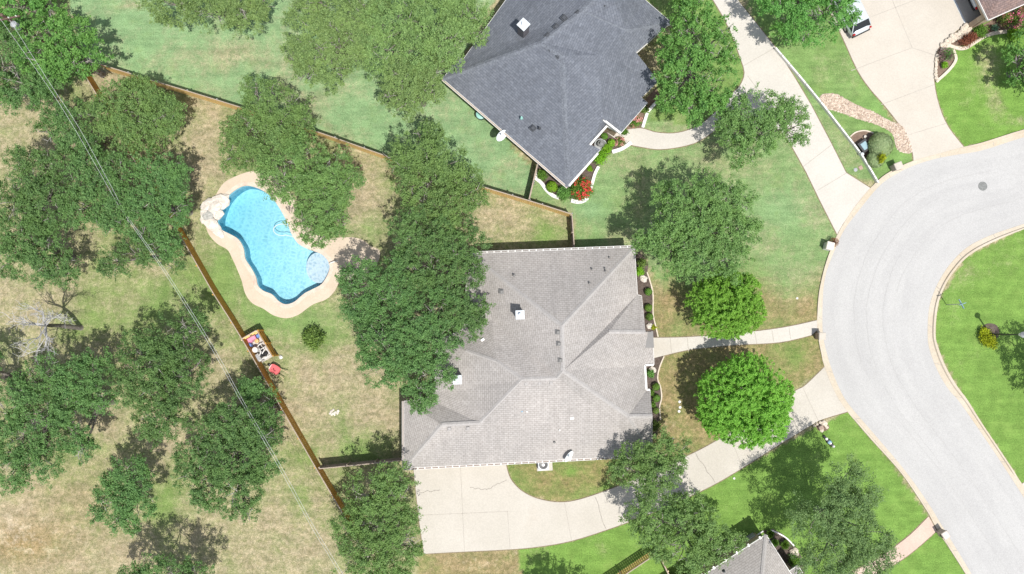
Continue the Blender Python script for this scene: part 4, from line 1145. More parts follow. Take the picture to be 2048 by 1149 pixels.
# ------------------------------------------------------------------ foliage
def leafmesh(name, C_, Nn, size, mat, parent, asp=0.55, org=None):
    n = len(C_)
    a = RNG.normal(size=(n, 3))
    u = np.cross(Nn, a); u /= np.linalg.norm(u, axis=1, keepdims=True) + 1e-9
    w = np.cross(Nn, u)
    s = (size * RNG.uniform(.65, 1.35, n))[:, None]
    fold = Nn * s * RNG.uniform(-.25, .25, n)[:, None]
    v = np.stack([C_ - u * s, C_ + w * s * asp + fold, C_ + u * s, C_ - w * s * asp + fold], 1).reshape(-1, 3)
    o0 = np.array(ORG.get(parent.name, Vector())) if parent else np.array(org)
    v = v - o0
    me = bpy.data.meshes.new(name)
    me.vertices.add(len(v)); me.vertices.foreach_set('co', v.astype(np.float32).ravel())
    me.loops.add(4 * n); me.loops.foreach_set('vertex_index', np.arange(4 * n, dtype=np.int32))
    me.polygons.add(n); me.polygons.foreach_set('loop_start', np.arange(0, 4 * n, 4, dtype=np.int32))
    me.update(calc_edges=True)
    me.materials.append(mat)
    o = bpy.data.objects.new(name, me); COL.objects.link(o)
    if parent: o.parent = parent; ORG[o.name] = Vector(o0)
    else: o.location = o0
    return o
def unit(n):
    d = RNG.normal(size=(n, 3)); return d / np.linalg.norm(d, axis=1, keepdims=True)
KIND = dict(  # leaf material, leaf size, leaves per spray, spray length, sprays per m2, flatness, roughness of outline, clumpiness
    oak=('leaf_oak', .060, 44, .58, 13.5, .72, .30, .30), dark=('leaf_oak_dark', .060, 44, .55, 13.5, .72, .28, .30), olive=('leaf_oak_olive', .056, 44, .52, 15.5, .6, .28, .34),
    wispy=('leaf_wispy', .058, 44, .75, 10.5, .85, .36, .24), bright=('leaf_bright', .056, 40, .34, 24.0, .85, .10, .46), emerald=('leaf_emerald', .078, 36, .55, 10.0, .75, .26, .24), crape=('leaf_emerald', .068, 40, .60, 11.0, .8, .24, .24))
def crown_points(lobes, kind, dens=1.0):
    mt, ls, npc, cr, cd, fl, rg, cl = KIND[kind]
    CC, NN = [], []
    ctr = np.array([[l[0], l[1], l[2]] for l in lobes]); rad = np.array([l[3] for l in lobes])
    for (x, y, z, r) in lobes:
        k = int(cd * dens * 2 * math.pi * r * r * .62)
        # branch tips spread over the lobe; sprays gather round them and leave gaps between
        nt = max(7, int(5.2 * r * r + 5))
        tip = unit(nt); tip[:, 2] = np.abs(tip[:, 2]) * np.where(RNG.random(nt) < .84, 1, -.6)
        tr_ = 1 + RNG.normal(size=nt) * rg * .38
        ti = RNG.integers(0, nt, k)
        d = tip[ti] + RNG.normal(size=(k, 3)) * cl * (1.25 / max(r, .8)) ** .5
        d /= np.linalg.norm(d, axis=1, keepdims=True)
        # lumpy radius: low-frequency lobes + jitter
        ph = RNG.uniform(0, 6.28, 4)
        lump = 1 + rg * .5 * (np.sin(3 * np.arctan2(d[:, 1], d[:, 0]) + ph[0]) * .5 + np.sin(5 * np.arctan2(d[:, 1], d[:, 0]) + 4 * d[:, 2] + ph[1]) * .5)
        q = r * lump * tr_[ti] * (1 - rg * .9 + RNG.random(k) ** .6 * rg * 1.2)
        deep = RNG.random(k) < (.34 if kind == 'bright' else .22)
        q = np.where(deep, q * RNG.uniform(.35, .8, k), q)
        c = np.array([x, y, z]) + d * q[:, None] * np.array([1, 1, fl])
        # drop clumps buried deep inside a neighbouring lobe
        keep = np.ones(k, bool)
        for (x2, y2, z2, r2) in lobes:
            if (x2, y2, z2) == (x, y, z): continue
            e = (c - np.array([x2, y2, z2])) / (r2 * np.array([1, 1, fl]))
            if kind == 'bright': continue
            keep &= ~(((e ** 2).sum(1) < .38) & (RNG.random(k) < .75))
        c, d = c[keep], d[keep]
        k = len(c)
        m_ = np.maximum(6, (npc * RNG.uniform(.5, 1.5, k)).astype(int))
        idx = np.repeat(np.arange(k), m_)
        # each spray is a short twig set with leaves, pointing outwards and a little sideways
        ax = d * .75 + unit(k) * .75 + np.array([0, 0, .22]); ax /= np.linalg.norm(ax, axis=1, keepdims=True)
        ln = cr * RNG.uniform(.55, 1.25, k)
        tpos = RNG.random(len(idx))
        off = ax[idx] * ((tpos - .45) * ln[idx])[:, None]
        off += RNG.normal(size=(len(idx), 3)) * (cr * (.10 + .13 * (1 - tpos)))[:, None]
        CC.append(c[idx] + off)
        nn = unit(len(idx)) * .62 + d[idx] * .38 + np.array([0, 0, .42])
        NN.append(nn / np.linalg.norm(nn, axis=1, keepdims=True))
    return np.concatenate(CC), np.concatenate(NN), KIND[kind]
def trunk_mesh(base, lobes, parent, tr=.22, bark='bark', twigs=6, pale=True, seed=0):
    rg = random.Random(seed)
    mb = MB()
    cz = np.mean([l[2] for l in lobes]); cx = np.mean([l[0] for l in lobes]); cy = np.mean([l[1] for l in lobes])
    fork = Vector((base.x * .75 + cx * .25, base.y * .75 + cy * .25, max(.9, cz * .38)))
    mb.tube([(base.x, base.y, -.1), (base.x, base.y, .12), (base.x * .6 + fork.x * .4, base.y * .6 + fork.y * .4, fork.z * .5), fork], [tr * 1.5, tr * 1.15, tr, tr * .9], 9)
    tips = []
    for (x, y, z, r) in lobes:
        e = Vector((x, y, z - r * .15)); mid = fork.lerp(e, .55) + Vector((rg.uniform(-.3, .3), rg.uniform(-.3, .3), rg.uniform(.1, .4)))
        mb.tube([fork, fork.lerp(mid, .5) + Vector((0, 0, .12)), mid, e], [tr * .7, tr * .55, tr * .4, tr * .22], 7)
        for k in range(twigs):
            a = rg.uniform(0, 6.28); el = rg.uniform(.1, 1.2)
            s = mid.lerp(e, rg.uniform(.2, 1.0))
            t_ = Vector((x, y, z)) + Vector((math.cos(a) * math.cos(el), math.sin(a) * math.cos(el), math.sin(el) * .72)) * r * rg.uniform(.75, 1.0)
            k1 = s.lerp(t_, .5) + Vector((rg.uniform(-.2, .2), rg.uniform(-.2, .2), rg.uniform(-.05, .2)))
            mb.tube([s, k1, t_], [tr * .22, tr * .15, .012], 5, 1 if rg.random() < .4 else 0)
            for w in range(2):
                t2 = k1.lerp(t_, .3 + .4 * w) ; t3 = t2 + Vector((rg.uniform(-.5, .5), rg.uniform(-.5, .5), rg.uniform(0, .35)))
                mb.tube([t2, t3], [tr * .1, .01], 4, 1)
    return mb.build("trunk", [MAT[bark], MAT['palebark']], parent, smooth=True)
def tree(name, label, lobes_px, z, kind='oak', group=None, dens=1.0, base=None, tr=.22, twigs=6, rscale=1.0):
    z += {'trees in the dry field': 1.15, 'trees in the back yards': .7, 'trees in the front yards': .45}.get(group, 0)
    lobes = []
    for l in lobes_px:
        zz = l[3] if len(l) > 3 else z + RNG.uniform(-.35, .35)
        q = P(l[0], l[1], zz); r = M2(l[2], zz) * rscale
        lobes.append((q.x, q.y, zz, r))
    if base is None:
        b = Vector((float(np.mean([l[0] for l in lobes])), float(np.mean([l[1] for l in lobes])), 0))
    else:
        b = P(*base)
    root = thing(name, (b.x, b.y, 0), label, "tree", group)
    trunk_mesh(b, lobes, root, tr, twigs=twigs, seed=len(label) + int(lobes_px[0][0]))
    Cc, Nn, K = crown_points(lobes, kind, dens)
    leafmesh("crown", Cc, Nn, K[1], MAT[K[0]], root)
    return root

FIELD = "trees in the dry field"
tree("oak_tree", "dark green tree filling the left edge below the utility pole", [(25, 95, 58), (40, 165, 52), (-20, 130, 60), (112, 150, 42), (75, 185, 30), (8, 195, 25)], 3.6, 'dark', FIELD)
tree("leafy_tree", "emerald leafy tree beside the utility pole", [(100, 75, 58), (150, 85, 50), (180, 115, 32), (85, 118, 45), (140, 125, 40)], 5.2, 'emerald', FIELD)
tree("oak_tree", "yellowish tree cut by the top left corner", [(35, 8, 48), (100, 14, 38), (65, -30, 50), (-10, 5, 45)], 3.2, 'emerald', FIELD)
tree("oak_tree", "rounded oak overlapping the top of the long brown fence", [(262, 215, 62), (312, 238, 50), (220, 232, 48), (265, 262, 45), (335, 232, 36), (285, 190, 34)], 4.2, 'oak', FIELD)
tree("oak_tree", "thin oak right under the power lines, left of the rounded oak", [(112, 255, 42), (155, 275, 42), (145, 232, 34), (175, 300, 34)], 3.8, 'dark', FIELD, .9)
tree("oak_tree", "broad oak against the left edge of the field", [(60, 355, 54), (25, 405, 46), (105, 325, 44), (95, 400, 50), (35, 445, 50)], 4.4, 'dark', FIELD)
tree("oak_tree", "oak leaning over the long fence opposite the rock waterfall", [(315, 350, 50), (350, 385, 38), (300, 400, 52), (345, 425, 36), (285, 445, 42), (325, 490, 36), (350, 345, 30)], 4.6, 'dark', FIELD)
tree("oak_tree", "oak in the middle of the field's large clump", [(185, 350, 52), (215, 395, 52), (165, 420, 42), (245, 430, 42), (215, 452, 26), (235, 345, 35)], 4.5, 'dark', FIELD)
tree("oak_tree", "oak at the lower left of the field's large clump", [(50, 480, 46), (88, 498, 42), (130, 535, 34), (25, 515, 36), (90, 452, 34), (90, 545, 28)], 4.2, 'dark', FIELD)
tree("oak_tree", "small oak at the lower right of the field's large clump", [(270, 508, 34), (305, 475, 34), (225, 525, 28), (345, 520, 24)], 3.8, 'dark', FIELD)
tree("oak_tree", "tall oak left of the toys by the fence, dead tree to its left", [(345, 690, 50), (300, 735, 55), (375, 745, 46), (320, 790, 46), (270, 775, 40), (335, 840, 40), (300, 850, 35), (385, 650, 30), (275, 700, 36)], 4.6, 'dark', FIELD)
tree("oak_tree", "oak below the dead tree, at the left edge", [(55, 800, 50), (95, 840, 48), (40, 880, 50), (70, 925, 45), (20, 945, 36), (85, 755, 42), (15, 830, 40)], 4.4, 'dark', FIELD)
tree("oak_tree", "oak between the left edge oak and the tall oak", [(150, 765, 48), (190, 740, 36), (195, 790, 40), (140, 815, 38), (150, 875, 34), (165, 900, 22)], 4.1, 'dark', FIELD)
tree("oak_tree", "small lone oak in the lower field", [(260, 960, 44), (225, 1005, 40), (275, 1005, 42), (250, 1040, 30), (215, 975, 26)], 3.9, 'dark', FIELD)
tree("oak_tree", "spreading oak under the power lines in the lower field", [(480, 840, 50), (440, 870, 52), (510, 880, 48), (405, 915, 46), (465, 930, 52), (520, 930, 38), (475, 985, 44), (420, 975, 42), (490, 1020, 26), (385, 955, 34)], 4.4, 'dark', FIELD)
tree("oak_tree", "small dark oak hugging the long brown fence", [(515, 800, 38), (540, 830, 26), (545, 865, 20), (500, 775, 26)], 2.6, 'dark', FIELD)
tree("oak_tree", "oak cut by the bottom edge of the field", [(325, 1160, 46), (385, 1165, 44), (270, 1170, 40), (345, 1205, 50)], 4.2, 'dark', FIELD)
tree("oak_tree", "sliver of an oak at the left edge above the left edge oak", [(-22, 735, 36), (-30, 775, 36)], 3.6, 'dark', FIELD)
YARD = "trees in the back yards"
tree("oak_tree", "oak behind the upper end of the swimming pool", [(530, 215, 52), (495, 260, 46), (575, 240, 46), (545, 290, 52), (480, 305, 38), (595, 205, 26), (510, 185, 28)], 4.4, 'oak', YARD)
tree("oak_tree", "oak overhanging the right bank of the swimming pool", [(610, 325, 52), (660, 345, 48), (595, 385, 50), (645, 400, 54), (690, 375, 38), (625, 450, 40), (560, 350, 46), (670, 440, 34), (640, 475, 20)], 4.8, 'oak', YARD)
tree("live_oak", "pale live oak left of the slate house, nearest the upper yard's open lawn", [(625, 60, 56), (690, 40, 56), (640, 115, 50), (600, 100, 34), (665, 145, 36), (680, 95, 44), (615, 150, 24), (640, 0, 45), (725, 70, 42), (735, 20, 44), (715, 110, 30)], 4.8, 'olive', YARD)
tree("live_oak", "pale live oak touching the slate house roof", [(790, 45, 62), (855, 50, 56), (770, 105, 48), (915, 45, 44), (885, 105, 46), (945, 30, 34), (830, 100, 46), (755, 65, 44), (840, 0, 55), (955, 70, 24), (910, 0, 44), (900, 75, 40)], 4.9, 'olive', YARD)
tree("live_oak", "pale live oak hanging lowest over the upper yard lawn", [(800, 165, 46), (850, 155, 46), (820, 205, 38), (865, 185, 30), (790, 200, 28), (875, 140, 28)], 4.5, 'olive', YARD)
tree("live_oak", "pale live oak cut by the top edge over the upper yard", [(345, 8, 46), (425, 22, 46), (495, 38, 40), (525, 8, 34), (390, -25, 55), (470, 0, 45)], 4.4, 'olive', YARD)
tree("oak_tree", "uppermost oak of the row beside the grey house", [(835, 300, 50), (885, 325, 50), (845, 370, 54), (925, 360, 44), (900, 415, 52), (800, 320, 28), (860, 270, 26), (945, 400, 28)], 4.8, 'oak', YARD)
tree("oak_tree", "second oak of the row, over the grey house's northwest corner", [(820, 455, 48), (875, 475, 52), (925, 490, 46), (845, 530, 54), (905, 560, 52), (945, 545, 28), (925, 610, 46), (940, 650, 30)], 5.0, 'dark', YARD)
tree("oak_tree", "third oak of the row, beside the pool deck's right end", [(735, 565, 50), (720, 605, 40), (785, 595, 52), (755, 645, 46), (800, 540, 34), (700, 560, 24)], 4.6, 'dark', YARD)
tree("oak_tree", "lowest oak of the row, over the grey house's west side", [(830, 660, 54), (780, 700, 52), (880, 670, 46), (825, 745, 50), (865, 745, 42), (755, 680, 40), (840, 790, 34), (760, 735, 36), (885, 620, 46)], 5.0, 'dark', YARD)
tree("oak_tree", "oak beside the left side of the grey house's driveway", [(785, 960, 38), (735, 990, 44), (795, 1000, 42), (765, 1045, 48), (700, 1060, 38), (800, 1075, 44), (735, 1110, 50), (785, 1130, 42), (720, 1150, 45), (820, 1100, 26)], 4.2, 'oak', YARD)
FRONT = "trees in the front yards"
tree("oak_tree", "tall green tree between the slate house and its driveway", [(1385, 35, 46), (1375, 90, 52), (1425, 100, 42), (1365, 150, 52), (1415, 175, 46), (1385, 220, 36), (1455, 110, 22), (1340, 200, 26), (1440, 200, 26), (1390, -10, 40), (1445, 60, 26)], 5.0, 'emerald', FRONT)
tree("oak_tree", "thin oak overlapping the slate house's parking pad", [(1500, 225, 44), (1555, 225, 40), (1590, 255, 32), (1470, 265, 40), (1525, 270, 38), (1485, 310, 32), (1580, 225, 26), (1450, 240, 28)], 4.6, 'oak', FRONT, 1.0)
tree("oak_tree", "large dark oak in the front lawn between the two houses", [(1365, 400, 50), (1425, 405, 52), (1345, 450, 50), (1435, 470, 54), (1310, 470, 38), (1385, 510, 54), (1470, 400, 36), (1480, 470, 40), (1345, 510, 42), (1400, 450, 50), (1500, 445, 26), (1460, 520, 36), (1330, 395, 28), (1280, 480, 18)], 5.4, 'oak', FRONT, 1.0, tr=.28)
tree("round_tree", "smaller bright green round tree by the front path", [(1447, 610, 66), (1415, 600, 40), (1480, 590, 42), (1485, 625, 42), (1430, 635, 40), (1465, 645, 32), (1447, 580, 40)], 3.0, 'bright', FRONT, tr=.16, twigs=2)
tree("round_tree", "larger bright green round tree beside the grey house's driveway", [(1488, 803, 88), (1445, 790, 52), (1530, 795, 54), (1488, 760, 52), (1490, 845, 46), (1450, 835, 44), (1528, 838, 46)], 3.2, 'bright', FRONT, tr=.18, twigs=2)
tree("oak_tree", "sparse oak over the driveway at the grey house's southeast corner", [(1310, 895, 42), (1265, 935, 40), (1325, 940, 38), (1295, 970, 32), (1350, 895, 28), (1350, 925, 24), (1240, 930, 22), (1310, 990, 26)], 4.8, 'oak', FRONT, .95)
tree("oak_tree", "oak over the vivid lawn beside the orange picket fence", [(1305, 1035, 48), (1370, 1035, 48), (1425, 1080, 42), (1365, 1095, 48), (1320, 1085, 34), (1410, 1040, 34), (1465, 1085, 22), (1400, 1120, 30)], 4.8, 'oak', FRONT)
tree("tall_tree", "tall wispy grey green tree on the vivid lawn by the road", [(1685, 955, 44), (1725, 980, 34), (1635, 1035, 48), (1695, 1035, 54), (1745, 1075, 42), (1665, 1100, 52), (1720, 1110, 48), (1640, 1130, 40), (1750, 1130, 36), (1690, 1000, 44)], 6.4, 'wispy', FRONT, 1.15, tr=.2, twigs=3)
tree("round_tree", "dense round tree beside the silver car", [(1600, 18, 62), (1655, 28, 52), (1560, 20, 44), (1620, 60, 38), (1610, -30, 62), (1680, 20, 34), (1585, 65, 30)], 4.4, 'crape', FRONT)
tree("oak_tree", "dark tree cut by the right edge on the upper lawn", [(2060, 135, 42), (2070, 90, 42), (2095, 140, 50), (2045, 160, 26), (2034, 112, 24)], 2.6, 'emerald', FRONT)
tree("oak_tree", "tree below the bottom edge casting shade on the vivid lawn", [(1132, 1228, 46), (1175, 1235, 38), (1102, 1245, 36)], 4.4, 'oak', FRONT)
tree("oak_tree", "tree beyond the right edge shading the round lawn by the lamp", [(2135, 735, 44), (2150, 790, 44), (2185, 760, 50)], 4.6, 'oak', FRONT)

# dead tree
def dead_tree():
    b = P(162, 656)
    root = thing("dead_tree", (b.x, b.y, 0), "bare bleached dead tree leaning over the dry field", "tree")
    rg = random.Random(5)
    mb = MB()
    top = P(92, 651, 4.6)
    mb.tube([(b.x, b.y, -.1), (b.x, b.y, .3), Vector((b.x, b.y, .3)).lerp(top, .5) + Vector((.1, .05, .3)), top], [.24, .2, .16, .12], 8)
    mb.build("trunk", MAT['bark'], root, smooth=True)
    bb = MB()
    def br(p, d, L, r, k):
        if k == 0 or r < .008: return
        q = p + d * L * .5 + Vector((rg.uniform(-.1, .1), rg.uniform(-.1, .1), rg.uniform(-.05, .1))) * L
        e = q + d * L * .5 + Vector((rg.uniform(-.15, .15), rg.uniform(-.15, .15), rg.uniform(-.05, .1))) * L
        bb.tube([p, q, e], [r, r * .8, r * .6], 5 if k > 2 else 4, cap=False)
        for _ in range(3):
            s = p.lerp(e, rg.uniform(.4, 1.0)) if _ else e
            nd = (d + Vector((rg.uniform(-.9, .9), rg.uniform(-.9, .9), rg.uniform(-.25, .45)))).normalized()
            br(s, nd, L * rg.uniform(.55, .8), r * .58, k - 1)
    for tx, ty, z in ((75, 615, 6.4), (100, 620, 5.6), (20, 650, 6.2), (60, 700, 6.2), (95, 695, 6.0), (70, 652, 7.0), (40, 640, 5.6), (110, 640, 6.4), (85, 720, 5.4)):
        t = P(tx, ty, z); d = (t - top); L = d.length
        br(top, d.normalized(), L * .62, .062, 5)
    bb.build("branches", MAT['deadwood'], root)
dead_tree()

# shrubs
def shrub(name, label, px, py, rpx, h, mat, style='loose', group=None, flowers=None, cat="shrub", stretch=(1, 1), rz=0.0, leaf=None):
    z = h * .55
    q = P(px, py, z); r = M2(rpx, z)
    root = thing(name, (q.x, q.y, 0), label, cat, group)
    if style == 'ball':
        k = int(900 * max(.35, r * r * 6)); d = unit(k); d[:, 2] = np.where(d[:, 2] < -.5, -d[:, 2], d[:, 2])
        c = d * r * (.90 + RNG.random(k) * .12)[:, None]; nn = d * 1.2 + unit(k) * .6; s = leaf or .045
    elif style == 'blades':
        k = int(1500 * max(.3, r)); d = unit(k); d[:, 2] = np.abs(d[:, 2])
        t = RNG.random(k) ** .7
        c = d * r * t[:, None]; nn = np.cross(d, unit(k)); s = leaf or .12
    else:
        nc = max(10, int(60 * r * r * 2.2 + 12)); d0 = unit(nc); d0[:, 2] = np.abs(d0[:, 2]) * .9 + .05
        cc = d0 * r * RNG.uniform(.45, 1.0, nc)[:, None]
        k0 = 34; idx = np.repeat(np.arange(nc), k0); k = len(idx)
        c = cc[idx] + RNG.normal(size=(k, 3)) * min(.16, r * .28); d = d0[idx]; nn = unit(k) * .8 + d * .5 + np.array([0, 0, .3]); s = leaf or .06
    nn = nn / (np.linalg.norm(nn, axis=1, keepdims=True) + 1e-9)
    vz = h * .5 / r
    c = c * np.array([stretch[0], stretch[1], vz])
    ca, sa = math.cos(rz), math.sin(rz)
    c = np.stack([c[:, 0] * ca - c[:, 1] * sa, c[:, 0] * sa + c[:, 1] * ca, c[:, 2]], 1) + np.array([q.x, q.y, h * .5])
    leafmesh("foliage", c, nn, s, MAT[mat], root, .5 if style != 'blades' else .16)
    mb = MB()
    for a in range(5):
        t = a * 1.26
        mb.tube([(q.x, q.y, 0), (q.x + math.cos(t) * r * .5, q.y + math.sin(t) * r * .5, h * .6)], [.025, .01], 5)
    mb.build("stems", MAT['bark'], root)
    if flowers:
        nc = max(6, int(26 * r)); d0 = unit(nc); d0[:, 2] = np.abs(d0[:, 2])
        cc = d0 * r * RNG.uniform(.8, 1.08, nc)[:, None] * np.array([stretch[0], stretch[1], vz])
        cc = np.stack([cc[:, 0] * ca - cc[:, 1] * sa, cc[:, 0] * sa + cc[:, 1] * ca, cc[:, 2]], 1)
        idx = np.repeat(np.arange(nc), 30); k = len(idx)
        c = cc[idx] + RNG.normal(size=(k, 3)) * .09 + np.array([q.x, q.y, h * .5 + .04])
        nn = unit(k) * .7 + np.array([0, 0, .6]); nn /= np.linalg.norm(nn, axis=1, keepdims=True)
        leafmesh("flowers", c, nn, .055, MAT[flowers], root, .8)
    return root
def bed(poly, mat='mulch', z=0.012):
    mb = MB(); mb.prism(W(poly), -.05, z); props(mb.build("flower_bed", MAT[mat]), kind='structure')
def edging(label, pts, w=.2, h=.16, mat='white', name="stone_edging", sm=True):
    q = [P(*p) for p in (smooth(pts, False, 4) if sm else pts)]
    mb = MB()
    L = []
    for i, p in enumerate(q):
        t = (q[min(i + 1, len(q) - 1)] - q[max(i - 1, 0)]).normalized(); nrm = Vector((-t.y, t.x, 0)) * w / 2
        L.append((p + nrm, p - nrm))
    vs = []
    for a, b in L: vs += [(a.x, a.y, -.02), (a.x, a.y, h), (b.x, b.y, h), (b.x, b.y, -.02)]
    fs = []
    for i in range(len(L) - 1):
        for k in range(3): fs.append((4 * i + k, 4 * i + 4 + k, 4 * i + 5 + k, 4 * i + 1 + k))
    fs += [(0, 1, 2, 3), tuple(4 * (len(L) - 1) + k for k in (3, 2, 1, 0))]
    mb.add(vs, fs)
    c = q[len(q) // 2]
    props(mb.build(name, MAT[mat], org=(c.x, c.y, 0)), label, "edging")
def boulder(label, px, py, rpx, mat='whitestone', h=.3, n=3, seed=0, group=None, name="boulder", el=1.0):
    q = P(px, py, h * .5); r = M2(rpx); rg = random.Random(seed + int(px))
    mb = MB()
    mb.rock((q.x, q.y, h * .35), r * .8, h / r * .8, seed + int(py), el=el)
    for k in range(n):
        a = rg.uniform(0, 6.28); mb.rock((q.x + math.cos(a) * r * .5, q.y + math.sin(a) * r * .5, h * .3), r * rg.uniform(.35, .55), h / r, seed + k + int(px))
    o = mb.build(name, MAT[mat], org=(q.x, q.y, 0))
    return props(o, label, "boulder", group)

# beds of the slate house
bed([(1073, 332), (1078, 352), (1088, 372), (1100, 388), (1118, 396), (1140, 398), (1150, 380), (1110, 345), (1080, 322)])
bed([(1132, 372), (1145, 398), (1170, 400), (1183, 378), (1190, 350), (1198, 330), (1222, 306), (1250, 298), (1256, 285), (1232, 275), (1212, 260), (1180, 290), (1196, 308), (1150, 352)])
bed([(1242, 262), (1255, 270), (1284, 256), (1290, 236), (1306, 212), (1322, 196), (1312, 176), (1290, 200), (1262, 232)], 'mulch_brown')
edging("white stone edging left of the slate roof's lower tip", [(1075, 344), (1071, 356), (1082, 366), (1092, 380), (1104, 391), (1118, 397)], .28, .18)
edging("white stone edging under the red flowering shrub", [(1142, 402), (1156, 405), (1168, 402), (1176, 395)], .3, .18)
edging("white stone edging between the slate house bed and the front lawn", [(1181, 380), (1185, 365), (1190, 348), (1197, 334)], .24, .18)
edging("white stone edging beside the curved path's lower start", [(1224, 305), (1240, 300), (1254, 292), (1262, 286)], .3, .18)
edging("white stone edging curving up from the curved path to the tall green tree", [(1285, 256), (1290, 240), (1296, 224), (1310, 208), (1320, 198)], .24, .18)
shrub("round_shrub", "lime green ball shrub left of the slate roof's lower tip", 1104, 374, 12, .9, 'leaf_lime', 'ball')
shrub("leafy_shrub", "loose green shrub beside the dark fence at the slate house", 1085, 350, 10, .7, 'leaf_ball')
shrub("leafy_shrub", "dark green bush directly below the slate roof's lower tip", 1130, 386, 14, 1.0, 'leaf_emerald')
shrub("flowering_shrub", "large shrub with red flowers below the slate roof", 1164, 379, 21, 1.6, 'leaf_ball', flowers='petal_red')
shrub("small_shrub", "tiny green plant in the mulch right of the red shrub", 1180, 338, 4.5, .3, 'leaf_lime')
shrub("leafy_shrub", "bright green leafy shrub at the porch end of the slate house bed", 1200, 315, 13, .8, 'leaf_lime')
shrub("leafy_shrub", "bright green shrub between the fountain and the leafy porch shrub", 1213, 299, 9, .7, 'leaf_lime')
shrub("round_shrub", "mid green ball shrub above the fountain", 1209, 273, 7.2, .6, 'leaf_ball', 'ball')
shrub("round_shrub", "yellow green ball shrub right of the fountain", 1223, 286, 8, .65, 'leaf_lime', 'ball')
shrub("rose_bush", "rose bush with pink flowers beside the yellow green ball shrub", 1240, 284, 8, .6, 'leaf_dark', flowers='petal_rose')
shrub("rose_bush", "small rose bush beside the porch step", 1248, 264, 6, .5, 'leaf_ball')
shrub("rose_bush", "rose bush above the start of the curved path", 1270, 244, 10, .7, 'leaf_ball', flowers='petal_rose')
shrub("low_shrub", "low dark shrub at the slate house's east corner", 1288, 218, 8, .5, 'leaf_dark')
q = P(1202, 288, .7)
ft = thing("fountain", (q.x, q.y, 0), "grey tiered stone fountain in the bed beside the slate house", "fountain")
MB().lathe((q.x, q.y, 0), [(.42, 0), (.46, .1), (.50, .32), (.42, .32), (.38, .2), (.1, .2)], 20).build("basin", MAT['grey'], ft)
MB().lathe((q.x, q.y, .2), [(.1, 0), (.08, .35), (.26, .45), (.28, .52), (.2, .48), (.06, .48), (.05, .7), (.12, .78), (.04, .8)], 16).build("bowl", MAT['iron'], ft)

# beds of the grey house
bed([(1268, 498), (1288, 512), (1297, 530), (1294, 548), (1301, 570), (1305, 590), (1305, 625), (1310, 655), (1314, 674), (1300, 676), (1288, 660), (1278, 600), (1268, 590)])
bed([(1305, 717), (1327, 712), (1318, 735), (1314, 758), (1320, 775), (1322, 795), (1318, 815), (1319, 850), (1312, 880), (1296, 870), (1296, 790), (1288, 775), (1288, 730)])
edging("pale edging strip along the upper bed of the grey house", [(1294, 545), (1302, 570), (1306, 592), (1306, 628), (1311, 652), (1316, 674)], .10, .08, 'limestone')
edging("pale edging strip along the lower bed of the grey house", [(1328, 713), (1319, 735), (1315, 757), (1321, 775), (1323, 796), (1319, 815), (1321, 840)], .10, .08, 'limestone')
shrub("leafy_shrub", "dark green shrub at the top of the grey house's upper bed", 1283, 526, 8, .7, 'leaf_dark')
shrub("leafy_shrub", "bright green shrub touching the grey house's east eave", 1279, 544, 8, .6, 'leaf_lime')
BALLS = "clipped ball shrubs along the grey house"
shrub("round_shrub", "clipped ball shrub highest in the upper bed, alone below the white boulder", 1297, 584, 8, .65, 'leaf_ball', 'ball', BALLS)
shrub("round_shrub", "clipped ball shrub just above the one by the path boulder", 1297, 616, 8, .65, 'leaf_ball', 'ball', BALLS)
shrub("round_shrub", "clipped ball shrub right above the boulder beside the front path", 1299, 634, 8, .65, 'leaf_ball', 'ball', BALLS)
shrub("small_shrub", "tiny yellow green plant beside the boulder at the front path", 1307, 655, 4, .35, 'leaf_yellow')
shrub("round_shrub", "clipped ball shrub just below the white framed recess", 1312, 774, 8, .65, 'leaf_ball', 'ball', BALLS)
shrub("round_shrub", "clipped ball shrub in the middle of the lower bed", 1313, 797, 8, .65, 'leaf_ball', 'ball', BALLS)
shrub("small_shrub", "small green shrub against the wall between the lower bed's ball shrubs", 1302, 786, 5, .5, 'leaf_ball')
shrub("round_shrub", "dark ball shrub lowest in the lower bed, half shaded", 1312, 822, 7, .6, 'leaf_dark', 'ball')
shrub("small_shrub", "small pale shrub at the wall above the dark ball shrub", 1306, 810, 4.5, .5, 'leaf_ball')
shrub("leafy_shrub", "leafy plant inside the white framed recess", 1300, 748, 7, .55, 'leaf_emerald')
shrub("leafy_shrub", "dark bush at the shaded end of the lower bed", 1310, 850, 9, .7, 'leaf_dark')
boulder("white boulder in the upper bed above the ball shrubs", 1287, 558, 9, seed=1)
boulder("white boulder beside the front path's start", 1300, 652, 9, seed=2)
boulder("white boulder in the white framed recess", 1306, 740, 9, seed=3)

